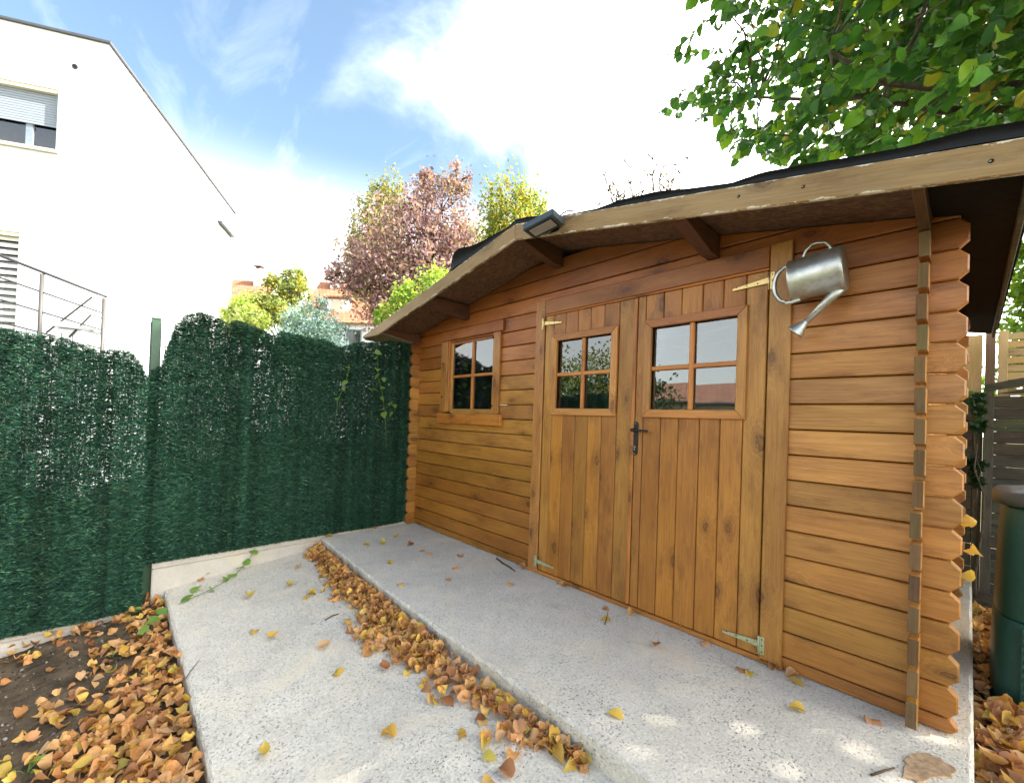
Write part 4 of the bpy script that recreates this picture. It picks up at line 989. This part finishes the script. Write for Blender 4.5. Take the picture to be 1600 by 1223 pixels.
for (e, s_h) in (((3.2, 1.6, 4.1), 2.6), ((4.2, .9, 3.6), 2.9), ((2.4, 2.6, 4.7), 3.2), ((4.9, 1.2, 4.4), 3.4), ((4.3, 2.4, 5.4), 4.2), ((7.6, 2.2, 5.2), 3.6), ((8.6, 5.2, 5.6), 3.9), ((6., 7.5, 5.8), 4.3), ((5.2, 3.2, 7.2), 5.2)):
    st_ = np.array((6.28, 4.5, s_h)); pth = limb_path(st_, e, .07, 9); limbs.append(pth)
    lfix(tube('branch', pth, list(np.linspace(.075, .012, 9)), M_BARK, lin, 8))
LPTS = np.concatenate([np.array(p)[3:] for p in limbs])
while nt < 540:
    u, v = rl.uniform(1020, 1900), rl.uniform(-260, 275)
    if not inpoly(np.array([[u, v]]))[0]: continue
    near = np.clip((u-1080)/420, 0, 1)
    dep = rl.uniform(3.9-1.7*near, 6.2-1.6*near)
    a = CAM+ray(u, v)*dep
    if a[2] < soff(np.clip(a[0], XL, XRR))+.30 or a[2] > 6: continue
    dr_ = np.array([-.62, -.55, -.38])+rl.normal(0, .33, 3); dr_ /= np.linalg.norm(dr_); L = rl.uniform(.28, .6)
    b = a+dr_*L*.55+np.array([0, 0, .02]); c = a+dr_*L+np.array([0, 0, -.10*L])
    twp.append(([tuple(a), tuple(b), tuple(c)], [.0045, .003, .0016]))
    k = int(L/.05)
    for i in range(k):
        t = (i+.6)/k; p = a*(1-t)**2+2*b*t*(1-t)+c*t*t; sgn = 1 if i % 2 else -1
        sidev = np.cross(dr_, (0, 0, 1)); sidev /= np.linalg.norm(sidev)
        ldv = dr_*.5+sidev*sgn*.75+np.array([0, 0, -.55])+rl.normal(0, .3, 3)
        lp_.append(p+sidev*sgn*.03+np.array([0, 0, -.012])); ld_.append(ldv)
    if nt % 6 == 0:
        j = np.argmin(np.linalg.norm(LPTS-a, axis=1)); twp.append((limb_path(LPTS[j], a, .06, 6), list(np.linspace(.011, .0045, 6))))
    nt += 1
lp_, ld_ = np.array(lp_), np.array(ld_)
U = pj(lp_); inside = inpoly(U); roofclear = lp_[:, 2] > np.array([soff(np.clip(x, XL, XRR)) for x in lp_[:, 0]])+.11
keep = inside & roofclear; lp_, ld_, U = lp_[keep], ld_[keep], U[keep]
sz = rl.uniform(.066, .122, len(lp_)); FR = frames(ld_, None, rl)
lfix(tubes('twigs', twp, .003, M_BARK, lin, 5))
dist_ = np.linalg.norm(lp_-CAM, axis=1); vis = (U[:, 0] > 1020) & (U[:, 0] < 1600) & (U[:, 1] > 0) & (U[:, 1] < 275)
order = np.argsort(np.where(vis, -sz/dist_, 9))[:270]
LM = []
for tv, tf in LT:
    me = me_from(tv, tf, True); me.materials.append(M_LIND); LM.append(me)
for i in order:
    o = link('leaf', LM[i % 4], M_LIND, lin); R3 = FR[i]*sz[i]
    o.matrix_parent_inverse = lin.matrix_basis.inverted()
    o.matrix_basis = Matrix([[*R3[k], lp_[i][k]] for k in range(3)]+[[0, 0, 0, 1]])
rest = np.setdiff1d(np.arange(len(lp_)), order)
LG = [(.040, .115, .028), (.055, .14, .03), (.075, .17, .03), (.11, .21, .03), (.28, .25, .03)]
cl = pick(LG, len(rest), .18, rl, [.24, .30, .28, .165, .015]); var = rl.integers(0, 4, len(rest))
prt = [(LT[q_][0], LT[q_][1], lp_[rest][var == q_], FR[rest][var == q_], sz[rest][var == q_], cl[var == q_]) for q_ in range(4)]
o = lfix(link('foliage', cloud_mesh(prt), M_LEAF, lin)); o['kind'] = 'stuff'
# the rest of the crown, out of the picture
nc = 42000; dd = rl.normal(size=(nc//20, 3)); dd /= np.linalg.norm(dd, axis=1, keepdims=True)
cc = np.array((6.1, 4.4, 6.0))+dd*np.array((4.0, 3.9, 2.9))*(.25+.75*rl.random((nc//20, 1)))**.6
cp = cc[rl.integers(0, len(cc), nc)]+rl.normal(size=(nc, 3))*.3
Uc = pj(cp); ok = ~((Uc[:, 0] > -60) & (Uc[:, 0] < 1640) & (Uc[:, 1] > -60) & (Uc[:, 1] < 1250)) | (inpoly(Uc) & (Uc[:, 0] > 1150)); cp = cp[ok & (cp[:, 2] > 3.2)]
o = lfix(link('foliage', cloud_mesh([(QV*np.array([1, 1.5, 1]), QF, cp, rand_rot(len(cp), None, rl), rl.uniform(.08, .13, len(cp)), pick(LG, len(cp), .18, rl))]), M_LEAF, lin)); o['kind'] = 'stuff'

# ================================================================== RIGHT OF THE SHED
tree('leafy_shrub', 'bright green shrub growing beyond the pine fence', [hb_((4.75, 5.2, 2.5), (.55, .5, .7)), hb_((5.3, 5.4, 3.0), (.7, .6, .9)), hb_((4.55, 5.6, 3.4), (.45, .5, .7)), hb_((5.5, 5.0, 2.0), (.7, .5, .6)), hb_((4.6, 5.2, 1.7), (.6, .4, .6))], [(.10, .20, .03), (.15, .26, .035), (.20, .30, .04)], (4.9, 5.3, -.12), 9000, .085, None, seed=31, cat='shrub', tr=.05)
def slat_fence(name, label, y, x0, x1, z0, ztop, sh, gap, mx, mz, stile, top=None, back=True):
    t = tag(empty(name, (x0, y, z0)), label, 'fence'); W_ = x1-x0
    box('stile', (0, -.012, 0), (stile, .02, ztop-z0), mz, t, .003, jit((1, 1, 1), .06)); box('stile', (W_-stile, -.012, 0), (W_, .02, ztop-z0), mz, t, .003)
    z = 0.; i = 0
    while z+sh < ztop-z0-.005:
        o = box('slat', (stile-.008, random.uniform(-.006, .002), z), (W_-stile-.001, .016, z+sh), mx, t, .004, jit((1, 1, 1), .14)); o.rotation_euler = (random.uniform(-.03, .03), random.uniform(-.002, .002), 0); z += sh+gap; i += 1
    return t
slat_fence('slatted_fence', 'new yellow pine fence panel of narrow horizontal slats', 3.22, 4.168, 6.0, .2, 2.052, .058, .010, M_NEWX, M_NEWZ, .055)
slat_fence('slatted_fence', 'new yellow pine fence panel half hidden by the shed logs', 3.22, 2.6, 4.076, .2, 2.03, .15, .004, M_NEWX, M_NEWZ, .11)
pw = tag(box('fence_post_wood', (4.092, 3.19, -.12), (4.152, 3.25, 2.045), M_POSTW, None, .004), 'brown wooden post between the yellow pine fence panels', 'post')
pw.name = 'wooden_post'
of = slat_fence('weathered_fence', 'old dark weathered slatted fence behind the green bin', 2.78, 4.085, 6.1, -.12, 1.545, .090, .003, M_OLDX, M_OLDZ, .055)
slat_fence('weathered_fence', 'dark weathered fence panel added to fill the gap between shed corner and old fence', 2.84, 3.3, 4.083, -.12, 1.50, .090, .003, M_OLDX, M_OLDZ, .05)  # panel added to keep the gap beside the shed dark
P = []
xs_ = np.linspace(0, 2.0, 12); arch = 1.672+.16*np.sin(np.clip(xs_/2.0, 0, 1)*math.pi)
P = list(zip(xs_, arch-.06))+list(zip(xs_[::-1], arch[::-1]))
prism('top_rail', P, -.014, .018, M_OLDX, of, .003, 'y')
for i in range(1, 3): prism('slat', [(.06, 1.60+.0*i), (1.95, 1.60), (1.6, 1.60+.055*i), (.5, 1.60+.045*i)], -.003*i, .012-.002*i, M_OLDX, of, .002, 'y')
tree('ivy_bush', 'dark ivy squeezed between the shed corner and the old fence', [hb_((4.045, 2.6, 1.30), (.035, .10, .22)), hb_((4.05, 2.6, .85), (.03, .10, .20))], [(.02, .05, .02), (.035, .075, .025), (.05, .09, .03)], (4.06, 2.5, -.1), 420, .05, None, seed=33, cat='ivy', tr=.01)
bin_ = tag(empty('compost_bin', (4.415, .96, -.165)), 'dark green plastic compost bin with grey lid beside the shed', 'bin')
def sup(hw, z, n=28, e=4.2, seg=48):
    out = []
    for k in range(seg):
        w = 2*math.pi*k/seg; c, s = math.cos(w), math.sin(w); q_ = (abs(c)**e+abs(s)**e)**(-1/e); out.append((hw*q_*c, hw*q_*s, z))
    return out
def loft(name, secs, mat, par):
    V, Fc = [], []; m_ = len(secs[0])
    for s_ in secs: V += s_
    for i in range(len(secs)-1):
        for k in range(m_): Fc.append((i*m_+k, i*m_+(k+1) % m_, (i+1)*m_+(k+1) % m_, (i+1)*m_+k))
    Fc += [tuple(range(m_))[::-1], tuple(range((len(secs)-1)*m_, len(secs)*m_))]
    return link(name, me_from(V, Fc, True), mat, par)
loft('lower_tier', [sup(.312, 0), sup(.316, .01), sup(.308, .455), sup(.300, .462)], M_BIN, bin_)
loft('upper_tier', [sup(.300, .466), sup(.306, .474), sup(.290, .97), sup(.282, .985)], M_BIN, bin_)
loft('lid', [sup(.300, .985), sup(.318, .988), sup(.320, 1.03), sup(.305, 1.045), sup(.20, 1.062), sup(.05, 1.066)], M_BINL, bin_)
loft('lid_handle', [[(x*.5, y*.16-.2, z) for x, y, z in sup(.2, 1.052)], [(x*.46, y*.13-.2, z) for x, y, z in sup(.2, 1.085)]], M_BINL, bin_)
for sx in (-1, 1):
    for i in range(11): box('vent_rib', (sx*.19-.035, -.332, .03+i*.038), (sx*.19+.035, -.300, .03+i*.038+.022), M_BIN, bin_, .004)
    box('rib_post', (sx*.19-.042, -.322, .01), (sx*.19+.042, -.302, .45), M_BIN, bin_, .004)
pa = [(-.205+.0*k, .50) for k in range(1)]+[(-.205, .80)]+[(-.205+.205*(1-math.cos(w)), .80+.13*math.sin(w)) for w in np.linspace(.2, math.pi-.2, 10)]+[(.205, .80), (.205, .50)]
prism('front_panel', pa, -.312, -.292, M_BIN, bin_, .004, 'y')

# ================================================================== FALLEN LEAVES
DT = [leaf_template(1.5, .35, .7, 11), leaf_template(-.8, .9, -.9, 12), leaf_template(1.9, .25, 1.1, 13), leaf_template(.5, 1.25, .5, 14), leaf_template(.3, .14, .25, 15), leaf_template(-1.6, .6, 1.2, 16)]
DTm = []
for tv, tf in DT:
    me = me_from(tv, tf, True); DTm.append(me)
DTd = [m_.copy() for m_ in DTm]; DTy = [m_.copy() for m_ in DTm]
for m_ in DTd: m_.materials.append(M_DRYO)
for m_ in DTy: m_.materials.append(M_YELO)
def one_leaf(p, size, kind, label, group, tilt=.25, v=None):
    v = random.randrange(6) if v is None else v
    o = link('fallen_leaf', (DTy if kind == 'y' else DTd)[v], None, None, tuple(p), (random.gauss(0, tilt), random.gauss(0, tilt), random.uniform(0, 6.28))); s_ = size*random.uniform(.85, 1.15)
    o.scale = (s_, s_*random.uniform(.75, 1.05), s_*random.uniform(.6, 1.)); return tag(o, label, 'leaf', group)
RN, RD = (0, -.09, 1), -.0005
UP = [(619, 839, 'y'), (598, 850, 'y'), (572, 851, 'y'), (641, 851, 'd'), (659, 860, 'd'), (672, 865, 'd'), (608, 878, 'y'), (626, 913, 'y'), (577, 823, 'd'), (583, 825, 'd'), (602, 818, 'd'), (515, 838, 'y'), (712, 888, 'd'), (798, 912, 'd'), (876, 911, 'd'), (884, 914, 'd'), (945, 950, 'd'), (946, 967, 'y'), (988, 958, 'd'), (1068, 983, 'd'), (1100, 1004, 'd'), (962, 1115, 'y'), (1245, 1108, 'y'), (1160, 1046, 'd'), (1172, 1050, 'y'), (1240, 1056, 'd'), (1243, 1064, 'y'), (1362, 1124, 'd'), (1195, 1035, 'd'), (1210, 1045, 'd'), (816, 887, 'd'), (720, 868, 'd'), (700, 905, 'd'), (1025, 1010, 'd')]
DN = [(466, 886, 'd'), (478, 933, 'y'), (486, 928, 'y'), (452, 915, 'y'), (390, 932, 'y'), (398, 985, 'y'), (428, 994, 'y'), (527, 1050, 'y'), (412, 1176, 'y'), (606, 1148, 'y'), (724, 1145, 'y'), (765, 1182, 'y'), (757, 1160, 'y'), (870, 1182, 'y'), (765, 1220, 'd'), (700, 1095, 'd'), (744, 1103, 'd'), (600, 1042, 'd'), (325, 900, 'y'), (312, 905, 'd'), (345, 893, 'y'), (505, 1010, 'd'), (754, 1126, 'd'), (790, 1205, 'd')]
for u, v, k in UP: p = on(u, v, 2, .008); one_leaf(p+np.array([0, 0, .004]), .058, k, {'y': 'yellow fallen leaf lying alone on the slab before the shed', 'd': 'dry brown fallen leaf lying on the slab before the shed'}[k], {'y': 'yellow leaves on the upper slab', 'd': 'brown leaves on the upper slab'}[k], .14)
for u, v, k in DN: p = onp(u, v, RN, RD+.008); one_leaf(p+np.array([0, 0, .004]), .060, k, {'y': 'yellow fallen leaf lying loose on the lower sloping slab', 'd': 'dry brown fallen leaf lying loose on the lower sloping slab'}[k], {'y': 'yellow leaves on the lower slab', 'd': 'brown leaves on the lower slab'}[k], .14)
# drift along the step
OB = [(476, 861), (500, 899), (512, 936), (540, 945), (548, 990), (563, 1019), (615, 1020), (632, 1052), (655, 1084), (701, 1102), (741, 1112), (755, 1157), (813, 1178), (875, 1166)]
ob = np.array([onp(u, v, RN, RD) for u, v in OB]); ob = ob[np.argsort(ob[:, 0])]
rp_ = np.random.default_rng(5)
def drift(n, x0, x1, spread=1.):
    X = x0+(x1-x0)*rp_.random(n); ye = edge_y(X)-.012; yo = np.interp(X, ob[:, 0], ob[:, 1]); w = np.maximum(ye-yo, .04)
    lump = .55+.9*fbm(X*1., X*0, 61, 3, 5.)
    t = np.abs(rp_.normal(0, .36, n))*lump; t = np.clip(t, 0, 1.15); Y = ye-.02-t*w
    h = np.clip(.046*(1-t)**1.2*np.clip(w/.2, .35, 1)*(.6+.8*fbm(X, Y, 62, 3, 9.)), 0, .08)
    Z = ramp_z(Y)+.008+h*rp_.random(n)**.5
    return np.c_[X, Y, Z]
DC = [(.60, .305, .115), (.47, .22, .08), (.66, .37, .15), (.68, .40, .12), (.32, .14, .06), (.66, .44, .10), (.58, .365, .19)]
DW = [.22, .16, .2, .16, .1, .08, .08]
def litter(name, pts, tilt, size, label, r=rp_):
    n = len(pts); v = r.integers(0, 6, n); Rr = rand_rot(n, tilt, r); s_ = size*r.uniform(.7, 1.2, n); c_ = pick(DC, n, .16, r, DW)
    o = link(name, cloud_mesh([(DT[q_][0], DT[q_][1], pts[v == q_], Rr[v == q_], s_[v == q_], c_[v == q_]) for q_ in range(6)]), M_DRY)
    o['kind'] = 'stuff'; return tag(o, label, 'leaves')
litter('leaf_drift', np.r_[drift(1150, .05, 2.2), drift(260, 1.5, 3.12)], .7, .048, 'drift of dry brown leaves heaped along the concrete step')
for p in drift(104, 1.2, 3.15): one_leaf(p+np.array([0, 0, .008]), .054, 'd' if random.random() < .78 else 'y', 'curled dry leaf on the heap along the concrete step', 'curled leaves on the heap along the step', .5)
# litter on the bare soil
def on_soil(n, fx):
    X = rp_.uniform(-.0, 3.0, n); Y = rp_.uniform(-3.4, -2.075, n)
    s_ = np.exp(-((-2.07-Y)/.24)**2)*np.clip(.25+X*1.1, 0, 1.1)+.55*np.exp(-((X-.02)/.16)**2)*(Y > -2.9)+.75*np.exp(-((X-1.75)/.5)**2-((Y+2.35)/.3)**2)
    s_ = s_*(.45+1.1*fbm(X, Y, 71, 3, 3.))+.045; k = rp_.random(n) < s_*fx
    X, Y = X[k], Y[k]; h = np.clip(.065*s_[k], 0, .075)
    return np.c_[X, Y, soil_z(X, Y)+.010+h*rp_.random(len(X))]
litter('leaf_litter', on_soil(7000, .55), .7, .047, 'dry brown leaf litter covering the soil beside the sloping slab')
ps = on_soil(420, .55)
for p in ps[:64]: one_leaf(p+np.array([0, 0, .010]), .056, 'd' if random.random() < .75 else 'y', 'curled dry leaf lying on the soil beside the sloping slab', 'curled leaves on the soil', .4)
ns_ = 1500; PX = rp_.uniform(0, 2.6, ns_); PY = rp_.uniform(-3.3, -2.1, ns_); OV = np.array([(-.5, 0, 0), (.5, .05, 0), (0, -.45, .1), (.05, .5, 0), (0, 0, .42), (0, .1, -.4)]); OF = [(0, 2, 4), (2, 1, 4), (1, 3, 4), (3, 0, 4), (2, 0, 5), (1, 2, 5), (3, 1, 5), (0, 3, 5)]
pb = link('pebbles', cloud_mesh([(OV, OF, np.c_[PX, PY, soil_z(PX, PY)+.003], rand_rot(ns_, None, rp_), np.clip(rp_.lognormal(-4.5, .45, ns_), .005, .032), pick([(.16, .13, .10), (.10, .075, .055), (.26, .24, .21), (.07, .05, .035)], ns_, .2, rp_))]), M_CLOD); pb['kind'] = 'stuff'; tag(pb, 'small clods and pebbles scattered over the bare soil', 'pebbles')
# litter right of the shed
n = 2300; X = 4.05+.55*rp_.random(n)**1.1; Y = rp_.uniform(-1.6, 2.2, n); k = (np.abs(X-4.415) > .33) | (np.abs(Y-.96) > .33); X, Y = X[k], Y[k]
litter('leaf_litter', np.c_[X, Y, side_z(X, Y)+.012+.055*rp_.random(len(X))], .8, .056, 'dry leaf litter between the slab and the green compost bin')
for i in range(42):
    x, y = 4.06+.16*random.random(), random.uniform(-.3, .55); one_leaf((x, y, float(side_z(np.array(x), np.array(y)))+.075), .07, 'd' if random.random() < .6 else 'y', 'curled dry leaf beside the slab corner, below the compost bin', 'curled leaves beside the slab corner', .45)
# leaves caught on the shed's log ends
for px, py, sz_ in ((1518, 812, .055), (1522, 857, .05), (1520, 903, .045)):
    p = on(px, py, 1, .03); one_leaf((4.018, .03, p[2]), sz_, 'y', 'yellow leaf caught between the log ends of the shed corner', 'leaves caught on the log ends', .9)
one_leaf((4.30, .70, .94), .08, 'y', 'pale yellow leaf lying on the compost bin lid', None, .1, 4)

# ================================================================== VINES, TWIGS, WEEDS
IVM = []
for s_ in (21, 22, 23):
    tv, tf = leaf_template(.2, .15, .1, s_); me = me_from(tv, tf, True); me.materials.append(M_IVY); IVM.append(me)
def vine(label, pts, leaves, size):
    t = tag(empty('ivy_vine', tuple(pts[0])), label, 'vine', None); inv = t.matrix_basis.inverted()
    s_ = tube('stem', [tuple(p) for p in pts], .0022, M_STEM, t, 5); s_.matrix_parent_inverse = inv
    for p in leaves:
        o = link('leaf', random.choice(IVM), None, t, tuple(p), (random.gauss(0, .4), random.uniform(.2, 1.1) if p[2] > .2 else random.gauss(0, .3), random.uniform(0, 6.28))); o.matrix_parent_inverse = inv; z_ = size*random.uniform(.75, 1.2); o.scale = (z_,)*3
    return t
pv = [on(405, 838, 0, .03), on(393, 868, 0, .045)]+[onp(u, v, RN, RD+.012) for u, v in ((372, 893), (345, 912), (318, 926), (285, 940))]+[onp(u, v, (0, 0, 1), -.22) for u, v in ((262, 952), (235, 968))]
lv = [on(396, 862, 0, .05), on(385, 878, 0, .06)]+[onp(u, v, RN, RD+.018) for u, v in ((374, 886), (362, 898), (352, 904), (331, 920), (305, 920), (292, 934))]+[onp(u, v, (0, 0, 1), -.21) for u, v in ((268, 942), (252, 955), (240, 968), (225, 982))]
vine('green ivy runner trailing from the low wall across the slab corner', pv, lv, .068)
hl = [(542, 585), (539, 598), (536, 608), (526, 623), (591, 551), (587, 559), (590, 577), (589, 588), (600, 593), (598, 606), (579, 609), (586, 609), (597, 623), (609, 631), (616, 634), (600, 648), (611, 647), (595, 640), (544, 574)]
hx = lambda v: .062
vine('light green ivy climbing the hedge screen beside the shed', [on(u, v, 0, .05) for u, v in ((588, 540), (590, 560), (591, 590), (597, 612), (602, 650), (604, 700))], [on(u, v, 0, .07) for u, v in hl if u > 570], .062)
vine('short ivy sprig with few leaves on the hedge screen', [on(u, v, 0, .05) for u, v in ((546, 570), (541, 595), (528, 625), (524, 660))], [on(u, v, 0, .07) for u, v in hl if u < 570], .052)
tw_pts = [('bent brown twig lying on the slab by the doors', [on(u, v, 2, .006) for u, v in ((776, 872), (785, 879), (797, 886), (805, 892))], .006), ('short dark twig sticking up by the door threshold', [on(945, 975, 2, .004), on(947, 968, 2, .02), on(950, 955, 2, .05)], .003), ('thin twig lying near the mud patch on the slab', [on(u, v, 2, .005) for u, v in ((1362, 1210), (1380, 1204), (1398, 1199))], .004), ('thin straw sticking over the edge of the sloping slab', [onp(u, v, RN, RD+z_) for u, v, z_ in ((288, 1062, .005), (300, 1045, .02), (312, 1030, .03))], .0025), ('crooked twig on the lower slab by the leaf heap', [onp(u, v, RN, RD+.006) for u, v in ((508, 968), (518, 962), (530, 958))], .0035)]
for lb, p_, r_ in tw_pts: tag(tube('twig', [tuple(q_) for q_ in p_], [r_]*(len(p_)-1)+[r_*.6], M_TWIG, None, 6), lb, 'twig')
Pm = []
for k in range(30):
    w = -2*math.pi*k/30; r_ = 1+.14*math.sin(3*w+1)+random.uniform(-.2, .12); q_ = on(1448+43*r_*math.cos(w), 1200+21*r_*math.sin(w), 2, .003); Pm.append((q_[0], q_[1]))
tag(prism('mud_patch', Pm, -.002, .005, M_MUD, None, .002, 'z'), 'flat patch of dried brown mud near the shed corner', 'mud')
def weed(u, v, label, n, h):
    p = onp(u, v, (0, 0, 1), -.33); p[2] = float(soil_z(np.array(p[0]), np.array(p[1]))); t = tag(empty('weed', tuple(p)), label, 'weed', None)
    stp = []
    for i in range(n):
        w = random.uniform(0, 6.28); e = (math.cos(w)*h*.8, math.sin(w)*h*.8, h*random.uniform(.4, 1.)); stp.append([(0, 0, 0), (e[0]*.4, e[1]*.4, e[2]*.7), e])
        o = link('leaf', random.choice(IVM), None, t, e, (random.gauss(0, .4), random.gauss(0, .4), w)); z_ = h*.75*random.uniform(.7, 1.2); o.scale = (z_, z_*.6, z_)
    tubes('stem', stp, .0014, M_STEM, t, 4)
weed(42, 1195, 'small green weed on the soil in front of the lower hedge screen', 7, .05)
weed(100, 1165, 'pale green seedling on bare soil among brown leaves', 5, .04)
weed(178, 1030, 'tiny seedling on bare soil near yellow leaf', 4, .03)
weed(205, 970, 'grassy weed at the foot of the lower concrete board', 7, .05)
